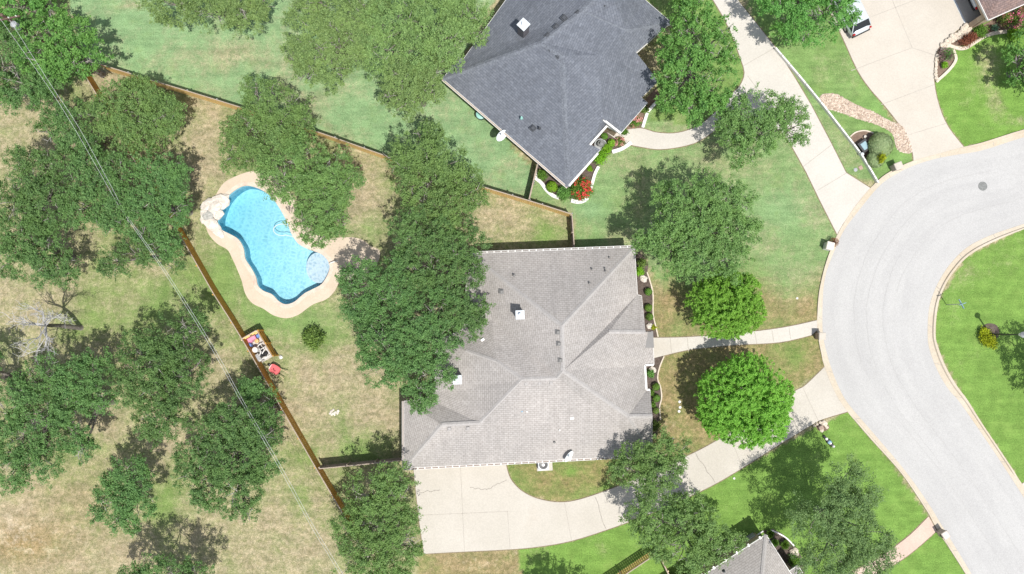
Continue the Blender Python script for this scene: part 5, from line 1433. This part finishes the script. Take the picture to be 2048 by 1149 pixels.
# upper right beds
bed([(1934, 50), (1945, 62), (1985, 40), (2060, 0), (2090, 20), (2040, 52), (2000, 66), (1965, 74), (1945, 86), (1920, 93), (1895, 90), (1905, 80)], 'mulch_brown')
bed([(1880, 88), (1902, 94), (1912, 118), (1900, 138), (1880, 158), (1872, 160), (1872, 112)], 'mulch_brown')
edging("pale edging curving below the russet shrub", [(1892, 90), (1912, 97), (1930, 97), (1950, 85), (1970, 73), (1990, 67), (2012, 64)], .28, .14, 'limestone')
edging("pale edging around the small bed beside the upper right driveway", [(1905, 100), (1911, 118), (1903, 134), (1888, 150), (1873, 163)], .22, .14, 'limestone')
ST_ = "stones of the low wall at the upper right driveway"
rg = random.Random(3)
line = resample([(1936, 50), (1925, 62), (1908, 72), (1893, 84), (1884, 92)], 15)
for i, (a, b_) in enumerate(line):
    for s in (0, 1):
        q = P(a + rg.uniform(-2, 2) + s * 5, b_ + rg.uniform(-2, 2) + s * 5, .15)
        o = MB().rock((q.x, q.y, .12), rg.uniform(.14, .24), .8, i * 3 + s, el=1.2, rz=rg.uniform(0, 3)).build("stone", MAT['limestone'], org=(q.x, q.y, 0))
        props(o, "pale rough stone in the low heap between the open garage and the spiky plant", "stone", ST_)
line = resample([(1872, 112), (1869, 130), (1869, 150), (1872, 162)], 9)
for i, (a, b_) in enumerate(line):
    q = P(a + rg.uniform(-1, 1) + 3, b_, .12)
    o = MB().rock((q.x, q.y, .1), rg.uniform(.13, .19), .8, i * 7, el=1.2, rz=rg.uniform(0, 3)).build("stone", MAT['limestone'], org=(q.x, q.y, 0))
    props(o, "pale rough stone edging the small bed below the spiky plant", "stone", ST_)
shrub("leafy_shrub", "rounded green shrub against the open garage's side wall", 1962, 63, 11, .8, 'leaf_ball')
shrub("leafy_shrub", "russet brown shrub above the pale edging", 1937, 79, 13, .8, 'leaf_rust', stretch=(1.3, .8), rz=.5)
shrub("spiky_plant", "spiky purple and green plant beside the upper right driveway", 1893, 110, 15, .9, 'leaf_purple', 'blades', cat="plant")
shrub("leafy_shrub", "green shrub in the middle of the spiky plant's bed", 1896, 108, 10, .8, 'leaf_emerald')
shrub("small_shrub", "small bright plant at the lower end of the spiky plant's bed", 1889, 130, 6, .5, 'leaf_lime')
shrub("small_shrub", "blue green plant right of the garage's green shrub", 1989, 56, 6, .5, 'leaf_blue')
shrub("flowering_shrub", "pink flowering shrub leftmost along the brown house", 2012, 38, 12, 1.2, 'leaf_dark', flowers='petal_pink')
shrub("flowering_shrub", "tall pink flowering shrub by the right edge", 2036, 40, 15, 1.6, 'leaf_dark', flowers='petal_pink')
shrub("flowering_shrub", "pink flowering shrub at the brown house eave by the right edge", 2048, 12, 14, 1.8, 'leaf_dark', flowers='petal_pink')
shrub("leafy_shrub", "bright green shrub between the pink flowers and the dark tree", 2030, 68, 12, .8, 'leaf_lime')

# dry creek
creek = smooth([(1639, 195), (1652, 188), (1674, 190), (1715, 211), (1750, 226), (1780, 243), (1802, 251), (1815, 272), (1823, 306), (1795, 300), (1784, 268), (1753, 250), (1715, 238), (1673, 223), (1652, 216)], True, 4)
mb = MB(); mb.prism(W(creek), -.05, .03)
o = mb.build("gravel", MAT['gravel']); props(o, "pale river stones filling the dry creek bed", "gravel", kind='stuff')
cw = np.array(W(creek)); lo, hi = cw.min(0), cw.max(0)
cand = RNG.uniform(lo, hi, (9000, 2)); cand = cand[inside(cand, [tuple(p) for p in cw])][:1500]
mb = MB(); rg = random.Random(9)
for i, (x, y) in enumerate(cand):
    r = rg.uniform(.05, .10)
    vs = [(x + r * rg.uniform(.7, 1.1) * math.cos(a), y + r * rg.uniform(.7, 1.1) * math.sin(a), .025) for a in np.linspace(0, 6.28, 6)[:-1]] + [(x, y, .03 + r * .8)]
    mb.add(vs, [(k, (k + 1) % 5, 5) for k in range(5)])
m, t, b = nmat('creek_stones'); g = t.nodes.new("ShaderNodeNewGeometry")
t.links.new(mixc(t, g.outputs['Random Per Island'], (0.34, 0.25, 0.19), (0.66, 0.57, 0.48)), b.inputs['Base Color']); b.inputs['Roughness'].default_value = .9
o = mb.build("gravel", m); props(o, "loose stones on the dry creek bed", "gravel", kind='stuff')

# garden pond corner by the retaining wall
bed(smooth([(1701, 274), (1712, 266), (1730, 262), (1746, 266), (1752, 290), (1748, 320), (1740, 338), (1728, 318), (1716, 298)], True, 3), 'mulch_brown')
edging("thin pale edging around the bed by the white retaining wall", [(1700, 274), (1712, 265), (1730, 262), (1746, 267)], .10, .08, 'limestone')
shrub("pale_shrub", "large pale variegated shrub beside the dry creek bed", 1762, 290, 25, 1.5, 'leaf_pale', 'ball', leaf=.075)
shrub("pale_shrub", "lower pale variegated shrub towards the stone mailbox", 1752, 318, 18, 1.0, 'leaf_pale', 'ball', leaf=.075)
shrub("small_shrub", "yellow green plant growing in the pale variegated shrub", 1760, 318, 7, 1.7, 'leaf_yellow')
q = P(1729, 292, .5)
pd = thing("garden_tub", (q.x, q.y, 0), "dark square garden tub with pale water beside the variegated shrub", "tub")
MB().box((q.x, q.y, .28), (.8, .9, .56), R(35)).build("tub", MAT['darkmetal'], pd)
MB().bbox((q.x, q.y, .58), (.5, .6, .05), R(35), .02).build("water", flat('pale_water', (0.28, 0.40, 0.44), .1), pd)
q = P(1724, 309, .5)
MBv = MB().lathe((q.x, q.y, 0), [(.07, 0), (.08, .45), (.14, .5), (.14, .6), (.05, .66)], 12)
props(MBv.build("path_light", MAT['whitemetal'], org=(q.x, q.y, 0)), "small white post light on the white retaining wall", "light")
q = P(1732, 273, .3)
props(MB().rock((q.x, q.y, .15), .14, 1.0, 4).build("boulder", MAT['whitestone'], org=(q.x, q.y, 0)), "small white stone in the shaded mulch by the tub", "boulder")
for (a, b_, m_, lb) in ((1711, 340, 'grey', "grey round utility lid in the grass strip"), (1721, 336, 'pillarbrick', "brown square utility lid in the grass strip")):
    q = P(a, b_)
    if m_ == 'grey': mb = MB().lathe((q.x, q.y, 0), [(.16, 0), (.16, .03), (.12, .045)], 14)
    else: mb = MB().bbox((q.x, q.y, .03), (.32, .32, .06), .5, .02)
    props(mb.build("access_cover", MAT[m_], org=(q.x, q.y, 0)), lb, "access cover")

# pool yard shrub, lamp shrub, bottom house bed
shrub("leafy_shrub", "dark open shrub standing alone below the swimming pool", 627, 676, 19, 1.3, 'leaf_dark', leaf=.085)
shrub("leafy_shrub", "yellow green shrub around the foot of the street lamp", 1976, 680, 15, .7, 'leaf_yellow', stretch=(1.15, .8), rz=-.7)
shrub("leafy_shrub", "small yellow green shrub above the street lamp's foot", 1969, 664, 9, .6, 'leaf_yellow')
bed(smooth([(1962, 668), (1966, 652), (1980, 647), (1994, 652), (1999, 668), (1990, 680), (1974, 690)], True, 3), 'mulch')
bed([(1524, 1062), (1545, 1058), (1565, 1068), (1586, 1088), (1604, 1115), (1610, 1150), (1570, 1135), (1545, 1092), (1530, 1070)], 'mulch')
edging("pale edging around the bed at the bottom house corner", [(1540, 1060), (1555, 1066), (1572, 1076), (1588, 1092)], .10, .1, 'white')
edging("short pale edging at the bottom house's north corner", [(1513, 1071), (1526, 1062)], .10, .1, 'white', sm=False)
shrub("grass_clump", "green grass clump at the bottom house's roof corner", 1540, 1068, 8, .7, 'leaf_ball', 'blades', cat="plant")
shrub("grass_clump", "narrow grass clump against the bottom house wall", 1550, 1086, 7, .6, 'leaf_ball', 'blades', cat="plant")
shrub("grass_clump", "wide grass clump above the pale rocks", 1570, 1090, 9, .7, 'leaf_ball', 'blades', cat="plant")
shrub("leafy_shrub", "leafy shrub beside the bottom house's small wing", 1590, 1122, 11, .8, 'leaf_ball')
boulder("cluster of pale rocks in the bottom house bed", 1588, 1106, 11, 'limestone', .3, 6, 8)
q = P(1506, 1083, .6)
ac2 = thing("air_conditioner", (q.x, q.y, 0), "grey air conditioner at the bottom house's shaded wall", "air conditioner")
MB().bbox((q.x, q.y, .42), (.8, .8, .84), math.atan2(u.y, u.x), .04).build("body", MAT['grey'], ac2)
MB().lathe((q.x, q.y, .84), [(.33, 0), (.33, .03), (.1, .05)], 16).build("fan_grille", MAT['darkmetal'], ac2)
mb = MB(); p1_, p2_ = P(1516, 1071, 1.0), P(1504, 1073, 1.0)
q = P(1510, 1072, .9)

# ------------------------------------------------------------------ yard objects
# air conditioner of the grey house
q = P(1087, 930, .75)
ac = thing("air_conditioner", (q.x, q.y, 0), "pale air conditioner with a dark round fan at the grey house's south wall", "air conditioner")
MB().bbox((q.x + .1, q.y - .05, .05), (1.25, 1.05, .1), R(3), .02).build("pad", MAT['concrete'], ac)
MB().bbox((q.x, q.y, .45), (.85, .85, .7), R(3), .04).build("body", MAT['whitemetal'], ac)
MB().lathe((q.x, q.y, .80), [(.36, 0), (.36, .02), (.30, .025), (.12, .012)], 20).build("fan_grille", MAT['darkmetal'], ac)
MB().lathe((q.x - .02, q.y, .815), [(.13, 0), (.12, .03), (.02, .04)], 14).build("fan_hub", MAT['white'], ac)
# teal tub lid by slate house
q = P(962, 230, .5)
wt = thing("rain_barrel", (q.x, q.y, 0), "pale teal round tub against the slate house's lower left wall", "barrel")
MB().lathe((q.x, q.y, 0), [(.34, 0), (.40, .3), (.42, .68), (.44, .70)], 20).build("body", MAT['darkmetal'], wt)
MB().lathe((q.x, q.y, .70), [(.40, 0), (.38, .03), (.2, .06), (.02, .07)], 20).build("lid", MAT['teal'], wt)
# stone heap in pool yard
q = P(668, 827)
mb = MB(); rg = random.Random(12)
for k in range(26):
    a = rg.uniform(0, 6.28); rr = rg.uniform(0, .36)
    mb.rock((q.x + math.cos(a) * rr * 1.1, q.y + math.sin(a) * rr, .04), rg.uniform(.05, .12), .6, k)
props(mb.build("stone_heap", MAT['whitestone'], org=(q.x, q.y, 0)), "low heap of white broken stones in the dry pool yard", "stones")

# pool equipment behind its screen
def equipment():
    # pad
    pd = MB(); poly = W([(500, 668), (521, 664), (548, 712), (521, 728), (493, 690)])
    pd.prism(poly, -.02, .06)
    props(pd.build("equipment_pad", MAT['concrete_new']), "pale concrete pad under the pool equipment by the brown fence", "pad")
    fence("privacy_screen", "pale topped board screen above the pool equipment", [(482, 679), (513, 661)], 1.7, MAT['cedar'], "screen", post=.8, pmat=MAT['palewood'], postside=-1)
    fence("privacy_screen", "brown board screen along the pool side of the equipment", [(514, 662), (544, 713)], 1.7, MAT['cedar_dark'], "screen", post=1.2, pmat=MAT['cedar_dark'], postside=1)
    def canister(px_, py_, h, r, bodym, lidm, label, name="filter_tank"):
        q = P(px_, py_, h)
        t = thing(name, (q.x, q.y, .06), label, "pool equipment")
        MB().lathe((q.x, q.y, .06), [(r * .9, 0), (r, .06), (r, h * .72), (r * .96, h * .8)], 18).build("body", bodym, t)
        MB().lathe((q.x, q.y, .06 + h * .8), [(r * .98, 0), (r * .85, h * .1), (r * .45, h * .15), (.05, h * .17)], 18).build("lid", lidm, t)
        return t
    canister(509, 700, .9, .24, MAT['white'], MAT['white'], "tall white filter tank in the middle of the pool equipment")
    canister(498, 691, .7, .18, MAT['blue'], MAT['blue'], "blue lidded canister at the fence side of the pool equipment")
    q = P(516, 672, .5)
    props(MB().bbox((q.x, q.y, .3), (.3, .26, .48), .5, .04).build("crate", MAT['blue'], org=(q.x, q.y, .06)), "blue box in the upper right corner of the pool equipment", "box")
    q = P(503, 678, .6)
    props(MB().bbox((q.x, q.y, .36), (.72, .34, .6), R(29), .05).bbox((q.x - .15, q.y - .22, .26), (.34, .22, .4), R(29), .04).build("storage_box", MAT['pink'], org=(q.x, q.y, .06)), "pink box under the pale topped screen", "box")
    q = P(513, 682, .4)
    props(MB().lathe((q.x, q.y, .06), [(.16, 0), (.18, .3), (.14, .36), (.04, .38)], 14).build("bucket", MAT['yellowtan'], org=(q.x, q.y, .06)), "tan bucket beside the pink box", "bucket")
    # pumps
    for a, b_, rz, lb in ((520, 697, R(-58), "dark pump with pipes near the brown board screen"), (525, 710, R(20), "dark pump at the lower end of the pool equipment")):
        q = P(a, b_, .3)
        t = thing("pump", (q.x, q.y, .06), lb, "pool pump")
        d = Vector((math.cos(rz), math.sin(rz), 0))
        MB().tube([Vector((q.x, q.y, .24)) - d * .26, Vector((q.x, q.y, .24)) + d * .2], .11, 12).build("motor", MAT['black'], t)
        e = Vector((q.x, q.y, .06)) + d * .3
        MB().lathe(e, [(.12, 0), (.12, .28), (.14, .3), (.1, .36)], 12).build("strainer", MAT['black'], t)
    # white pipework
    mb = MB()
    for pl in ([(511, 700), (518, 690), (528, 686), (536, 700)], [(520, 700), (530, 694), (541, 710), (530, 718)], [(514, 708), (520, 720), (534, 714), (538, 706)], [(524, 690), (529, 700), (524, 708)], [(516, 694), (522, 704), (518, 714), (526, 720)]):
        zz = [.3, .55, .55, .3]
        mb.tube([P(p[0], p[1], zz[i % 4]) for i, p in enumerate(pl)], .045, 8)
    q = P(525, 702)
    props(mb.build("pipework", MAT['white'], org=(q.x, q.y, .06)), "white pipes looping around the dark pool pumps", "pipes")
    mb = MB(); bp = []
    for pl in ([(526, 700), (531, 706), (536, 704)], [(519, 716), (526, 712), (533, 712)], [(522, 688), (526, 694), (530, 692)]):
        mb.tube([P(p[0], p[1], .45) for p in pl], .03, 6)
    props(mb.build("hose", MAT['black'], org=(q.x, q.y, .06)), "black hoses among the white pool pipes", "hose")
    q = P(561, 715, .2)
    props(MB().rock((q.x, q.y, .12), .16, .9, 5).build("boulder", MAT['white'], org=(q.x, q.y, 0)), "small white stone at the lower corner of the equipment screen", "boulder")
    q = P(517, 716, .6)
    t = thing("heater", (q.x, q.y, .06), "white and grey heater box against the brown fence", "pool equipment")
    MB().bbox((q.x, q.y, .42), (.32, .62, .7), R(32), .04).build("cabinet", MAT['white'], t)
    MB().bbox((q.x, q.y, .79), (.26, .5, .05), R(32), .02).build("top_panel", MAT['grey'], t)
equipment()

# red wheelbarrow
def wheelbarrow():
    q = P(550, 739, .5)
    t = thing("wheelbarrow", (q.x, q.y, 0), "red wheelbarrow with pale wooden handles by the brown fence", "wheelbarrow")
    d = Vector((.87, -.50, 0)).normalized(); s = Vector((-d.y, d.x, 0))
    vs, fs = [], []
    def ring(k, L, Wd_, z, shift):
        for i in range(16):
            a = 2 * math.pi * i / 16
            cx = abs(math.cos(a)) ** .6 * (1 if math.cos(a) > 0 else -1); cy = abs(math.sin(a)) ** .6 * (1 if math.sin(a) > 0 else -1)
            p = Vector((q.x, q.y, 0)) + d * (cx * L + shift) + s * (cy * Wd_); vs.append((p.x, p.y, z))
    ring(3, .27, .20, .36, -.04); ring(2, .40, .31, .60, 0); ring(1, .44, .34, .61, 0); ring(0, .44, .34, .58, 0)
    for k in range(3):
        for i in range(16): fs.append((k * 16 + i, k * 16 + (i + 1) % 16, (k + 1) * 16 + (i + 1) % 16, (k + 1) * 16 + i))
    fs.append(tuple(range(48, 64)))
    MB().add(vs, fs).build("tray", MAT['red'], t)
    for sg_ in (-1, 1):
        a = Vector((q.x, q.y, .3)) - d * .5 + s * .1 * sg_; b_ = Vector((q.x, q.y, .58)) + d * 1.02 + s * .30 * sg_
        MB().tube([a, Vector((q.x, q.y, .29)) + s * .2 * sg_ + d * .2, b_], .032, 6).build("handle", MAT['palewood'], t)
        MB().tube([Vector((q.x, q.y, .3)) + d * .35 + s * .22 * sg_, Vector((q.x, q.y, 0)) + d * .42 + s * .24 * sg_], .02, 6).build("leg", MAT['darkmetal'], t)
    w0 = Vector((q.x, q.y, .2)) - d * .58
    vs = []; prof = [(.13, -.04), (.2, -.04), (.2, .04), (.13, .04)]
    for r_, o_ in prof:
        for i in range(16):
            a = 2 * math.pi * i / 16; p = w0 + d * math.cos(a) * r_ + Vector((0, 0, 1)) * math.sin(a) * r_ + s * o_; vs.append(p)
    fs = [(k * 16 + i, k * 16 + (i + 1) % 16, ((k + 1) % 4) * 16 + (i + 1) % 16, ((k + 1) % 4) * 16 + i) for k in range(4) for i in range(16)]
    wh = MB().add(vs, fs).build("wheel", MAT['black'], t)
    MB().tube([w0 - s * .08, w0 + s * .08], .1, 12).build("rim", MAT['grey'], wh)
wheelbarrow()

# mailboxes
def mailbox(px, py, h, w, rz, mat, label, capm='concrete_tan', box=True, plant=False):
    q = P(px, py, h)
    t = thing("mailbox", (q.x, q.y, 0), label, "mailbox", "masonry mailboxes along the kerb")
    pl = MB().box((0, 0, h / 2 - .04), (w, w * .9, h - .08))
    o = pl.build("pillar", MAT[mat]); o.parent = t; o.rotation_euler.z = rz
    c = MB().bbox((0, 0, h - .03), (w + .1, w * .9 + .1, .1), 0, .04).build("cap", MAT[capm]); c.parent = t; c.rotation_euler.z = rz
    b = MB()
    b.box((0, -.02 - w * .45, h * .72), (.22, .10, .24)); o = b.build("letter_box", MAT['darkmetal']); o.parent = t; o.rotation_euler.z = rz
    f = MB().box((.13, -w * .45 - .05, h * .8), (.015, .08, .12)).build("flag", MAT['red']); f.parent = t; f.rotation_euler.z = rz
    return t
mailbox(1661, 492, 1.0, .55, R(75), 'pillarpale', "white stone mailbox pillar with a bare twiggy shrub beside it", 'whitestone')
shrub("twiggy_shrub", "bare reddish twiggy shrub at the white mailbox pillar", 1668, 485, 10, 1.0, 'leaf_rust', 'blades', leaf=.07)
mailbox(1645, 673, 1.15, .5, R(88), 'pillarbrick', "brown brick mailbox pillar at the end of the grey house's front path")
mailbox(1892, 1071, 1.1, .5, R(-57), 'pillarstone', "grey and brown stone mailbox pillar beside the pink path", 'pillarstone')
mailbox(1798, 332, 1.05, .55, R(22), 'pillarstone', "stone mailbox pillar between the pale shrub and the upper right driveway", 'concrete_tan')
# rock planter and ornament on the vivid lawn
q = P(1640, 853)
rp = thing("rock_planter", (q.x, q.y, 0), "ring of pale rocks around brown mulch at the driveway's edge", "planter")
MB().prism(W(smooth([(1632, 850), (1640, 846), (1655, 849), (1658, 857), (1648, 863), (1636, 861)], True, 3)), -.02, .03).build("mulch", MAT['mulch_brown'], rp)
for k, (a, b_, r_) in enumerate(((1647, 846, 5.5), (1651, 849, 4), (1634, 849, 3), (1629, 852, 2.5), (1640, 845, 2.5), (1643, 860, 4.5), (1654, 855, 3))):
    p = P(a, b_, .12); MB().rock((p.x, p.y, .1), M2(r_), .8, k + 90, el=1.3, rz=k).build("rock", MAT['limestone'], rp)
q = P(1642, 856, .3); MB().bbox((q.x, q.y, .22), (.36, .32, .4), .4, .05).build("brown_stone", MAT['pillarbrick'], rp)  # small brown stone, added in place of an unbuilt mailbox's dark shadow
q = P(1659, 884)
orn = thing("garden_ornament", (q.x, q.y, 0), "small dark ornament with pale blue and white patches lying on the vivid lawn", "ornament")
o1, o2 = P(1647, 872, .12), P(1668, 895, .12)
MB().tube([o1, o1.lerp(o2, .25), o1.lerp(o2, .5), o1.lerp(o2, .78), o2], [.08, .10, .20, .15, .05], 10).build("body", MAT['darkmetal'], orn, smooth=True)
for f, r_, mm in ((.26, .12, 'lampglass'), (.55, .19, 'signblue'), (.62, .14, 'lampglass'), (.92, .11, 'white')):
    p = o1.lerp(o2, f); MB().rock((p.x, p.y, .22), r_, .6, int(f * 100)).build("patch", MAT[mm], orn)
for a, b_, lb in ((1359, 804, "topmost of three white stepping discs on the brown lawn"), (1360, 815, "middle of three white stepping discs on the brown lawn"), (1358, 823, "lowest of three white stepping discs on the brown lawn")):
    q = P(a, b_); props(MB().lathe((q.x, q.y, 0), [(.11, 0), (.11, .05), (.07, .07)], 12).build("lawn_disc", MAT['white'], org=(q.x, q.y, 0)), lb, "disc")
for a, b_, lb in ((1594, 597, "white sprinkler cap in the front lawn near the kerb"), (1468, 957, "white sprinkler cap beside the grey driveway's lower edge")):
    q = P(a, b_); props(MB().lathe((q.x, q.y, 0), [(.09, 0), (.09, .05), (.04, .08)], 12).build("sprinkler", MAT['white'], org=(q.x, q.y, 0)), lb, "sprinkler")
# manhole
q = P(1965, 373)
mh = thing("manhole_cover", (q.x, q.y, .03), "round grey iron manhole cover in the road", "manhole cover")
MB().lathe((q.x, q.y, .02), [(.37, 0), (.37, .025), (.33, .027)], 28).build("frame", MAT['iron'], mh)
MB().lathe((q.x, q.y, .045), [(.31, 0), (.31, .008), (.2, .008), (.2, .004), (.18, .004), (.18, .008), (.02, .008)], 28).build("lid", MAT['iron'], mh)
# street lamp
b = P(1980, 669); hl = 5.2
lamp = thing("street_lamp", (b.x, b.y, 0), "black lamp post with a grey lantern on the round lawn", "street lamp")
MB().lathe((b.x, b.y, 0), [(.17, 0), (.16, .3), (.09, .5), (.07, .6), (.055, 4.3), (.08, 4.35)], 12).build("post", MAT['darkmetal'], lamp)
hd = MB().lathe((b.x, b.y, 4.35), [(.08, 0), (.12, .05), (.19, .5), (.19, .52)], 8).build("lantern", MAT['lampglass'], lamp)
MB().lathe((b.x, b.y, 4.87), [(.24, 0), (.22, .05), (.09, .22), (.03, .32)], 8).build("lantern_roof", MAT['grey'], hd)
# street sign
b = P(1893, 610); hs = 2.6
sg = thing("street_sign", (b.x, b.y, 0), "thin street sign post with blue grey crossed blades near the kerb", "street sign")
MB().lathe((b.x, b.y, 0), [(.028, 0), (.028, hs - .25), (.02, hs - .24)], 8).build("post", MAT['galv'], sg)
MB().box((b.x, b.y, hs - .12), (.8, .03, .17), R(-63)).build("sign_blade", MAT['signblue'], sg)
MB().box((b.x, b.y, hs + .07), (.55, .03, .17), R(20)).build("sign_blade", MAT['signblue'], sg)

# utility poles and power lines
def pole(top, h, label):
    t = P(*top, h)
    r_ = thing("utility_pole", (t.x, t.y, 0), label, "utility pole", "poles carrying the power lines")
    MB().lathe((t.x, t.y, -.3), [(.17, 0), (.12, h + .3), (.03, h + .33)], 10).build("pole", MAT['creosote'], r_)
    MB().box((t.x, t.y - .15, h - .5), (2.2, .1, .12), R(12)).build("crossarm", MAT['creosote'], r_)
    for s in (-.9, -.35, .35, .9):
        MB().lathe((t.x + s * math.cos(R(12)), t.y - .15 + s * math.sin(R(12)), h - .44), [(.04, 0), (.05, .08), (.03, .16)], 8).build("insulator", MAT['lampglass'], r_)
    MB().lathe((t.x + .3, t.y - .3, h - 1.9), [(.22, 0), (.24, .1), (.24, .8), (.1, .9)], 14).build("transformer", MAT['grey'], r_)
pole((2, 30), 9.0, "brown utility pole at the top left corner")
pole((905, 1530), 9.0, "utility pole below the bottom edge")
for off, lb in (((0, 0), "left of the two power lines crossing the field"), ((1, 0), "right of the two power lines crossing the field")):
    A = [(-1, 36), (95, 172), (150, 259), (218, 378), (250, 431), (330, 547), (420, 692), (480, 800), (560, 939), (625, 1058), (680, 1149), (905, 1530)]
    B_ = [(19, 40), (103, 172), (158, 256), (224, 376), (253, 430), (334, 546), (425, 691), (484, 798), (565, 938), (630, 1057), (686, 1149), (912, 1530)]
    L = A if off == (0, 0) else B_
    sm_ = smooth(L, False, 3)
    pts = []
    for i, p in enumerate(sm_):
        f = i / (len(sm_) - 1); pts.append(P(p[0], p[1], 8.7 - 2.2 * 4 * f * (1 - f)))
    mb = MB().tube(pts, .0085, 5)
    c = pts[len(pts) // 2]
    props(mb.build("power_line", MAT['wire'], org=c), "thin pale cable, " + lb, "power line", "power lines")

# cars
def car(label, px, py, ang, L=4.6, Wd_=1.86):
    c = P(px, py, .9)
    t = thing("parked_car", (c.x, c.y, 0.03), label, "car", None, ang)
    h = Wd_ / 2
    def part(mb, name, mat, par=None, sm=False):
        o = mb.build(name, mat, smooth=sm); o.parent = par or t; return o
    # body: stations along x (rear negative), each a rounded section
    st = [(-2.28, .62, .50, .95), (-2.2, .86, .36, 1.02), (-1.7, .96, .28, 1.06), (-.2, 1.0, .26, 1.02), (1.0, .98, .27, .98), (1.8, .92, .30, .88), (2.2, .80, .38, .76), (2.3, .60, .48, .66)]
    vs, n = [], 12
    for x, w, z0, z1 in st:
        for k in range(n):
            a = 2 * math.pi * (k + .5) / n
            cy = math.copysign(abs(math.cos(a)) ** .45, math.cos(a)); cz = math.copysign(abs(math.sin(a)) ** .5, math.sin(a))
            vs.append((x * L / 4.6, cy * w * h, (z0 + z1) / 2 + cz * (z1 - z0) / 2))
    m_ = len(st)
    fs = [(i * n + k, i * n + (k + 1) % n, (i + 1) * n + (k + 1) % n, (i + 1) * n + k) for i in range(m_ - 1) for k in range(n)] + [tuple(range(n - 1, -1, -1)), tuple(range((m_ - 1) * n, m_ * n))]
    body = part(MB().add(vs, fs), "body", MAT['silver'], sm=True)
    # greenhouse
    lo = [(-2.05, .86), (1.15, .86)]; 
    def frus(x0, x1, w0, z0, X0, X1, w1, z1):
        v = [(x0, -w0, z0), (x1, -w0, z0), (x1, w0, z0), (x0, w0, z0), (X0, -w1, z1), (X1, -w1, z1), (X1, w1, z1), (X0, w1, z1)]
        return MB().add(v, [(0, 1, 5, 4), (1, 2, 6, 5), (2, 3, 7, 6), (3, 0, 4, 7), (4, 5, 6, 7), (3, 2, 1, 0)])
    part(frus(-2.05, 1.2, h * .9, .98, -1.55, .45, h * .70, 1.55), "window", MAT['glass_dark'])
    part(MB().bbox((-.55, 0, 1.58), (2.08, h * 1.46, .09), 0, .04), "roof", MAT['silver'])
    for s in (-1, 1):
        for x0, X0 in ((1.2, .47), (-2.0, -1.52), (-.5, -.5)):
            part(MB().tube([(x0, s * h * .89, 1.0), (X0, s * h * .71, 1.57)], .045, 6), "pillar", MAT['silver'])
        for x in (-1.38, 1.40):
            vs = []; R_ = .34
            for r_, o_ in ((R_ * .6, -.1), (R_, -.1), (R_, .1), (R_ * .6, .1)):
                for i in range(18):
                    a = 2 * math.pi * i / 18; vs.append((x + r_ * math.cos(a), s * (h - .12) + o_, .34 + r_ * math.sin(a)))
            fs = [(k * 18 + i, k * 18 + (i + 1) % 18, ((k + 1) % 4) * 18 + (i + 1) % 18, ((k + 1) % 4) * 18 + i) for k in range(4) for i in range(18)]
            wh = part(MB().add(vs, fs), "tyre", MAT['black'])
            part(MB().tube([(x, s * (h - .12) - .09, .34), (x, s * (h - .12) + .09, .34)], .2, 12), "rim", MAT['galv'], wh)
        part(MB().bbox((-2.2, s * h * .78, .86), (.14, .2, .28), 0, .03), "tail_light", MAT['tail'])
        part(MB().bbox((2.16, s * h * .70, .70), (.16, .3, .14), 0, .03), "headlight", MAT['lampglass'])
        part(MB().bbox((.85, s * (h + .06), 1.02), (.14, .2, .13), 0, .03), "mirror", MAT['silver'])
    part(MB().bbox((-2.29, 0, .52), (.12, h * 1.7, .18), 0, .03), "bumper", MAT['black'])
    return t
ang = math.atan2(.90, -.44)   # heading up-left in the photo (nose away from the street)
car("silver car on the upper right driveway, half under the round tree", 1699, 14, ang)
gc = P(1944, 1, .9) + Sd * 2.3
g_ = pix(gc.x, gc.y, .9)
car("pale car inside the open garage of the brown house", g_[0], g_[1], math.atan2(Sd.y, Sd.x))
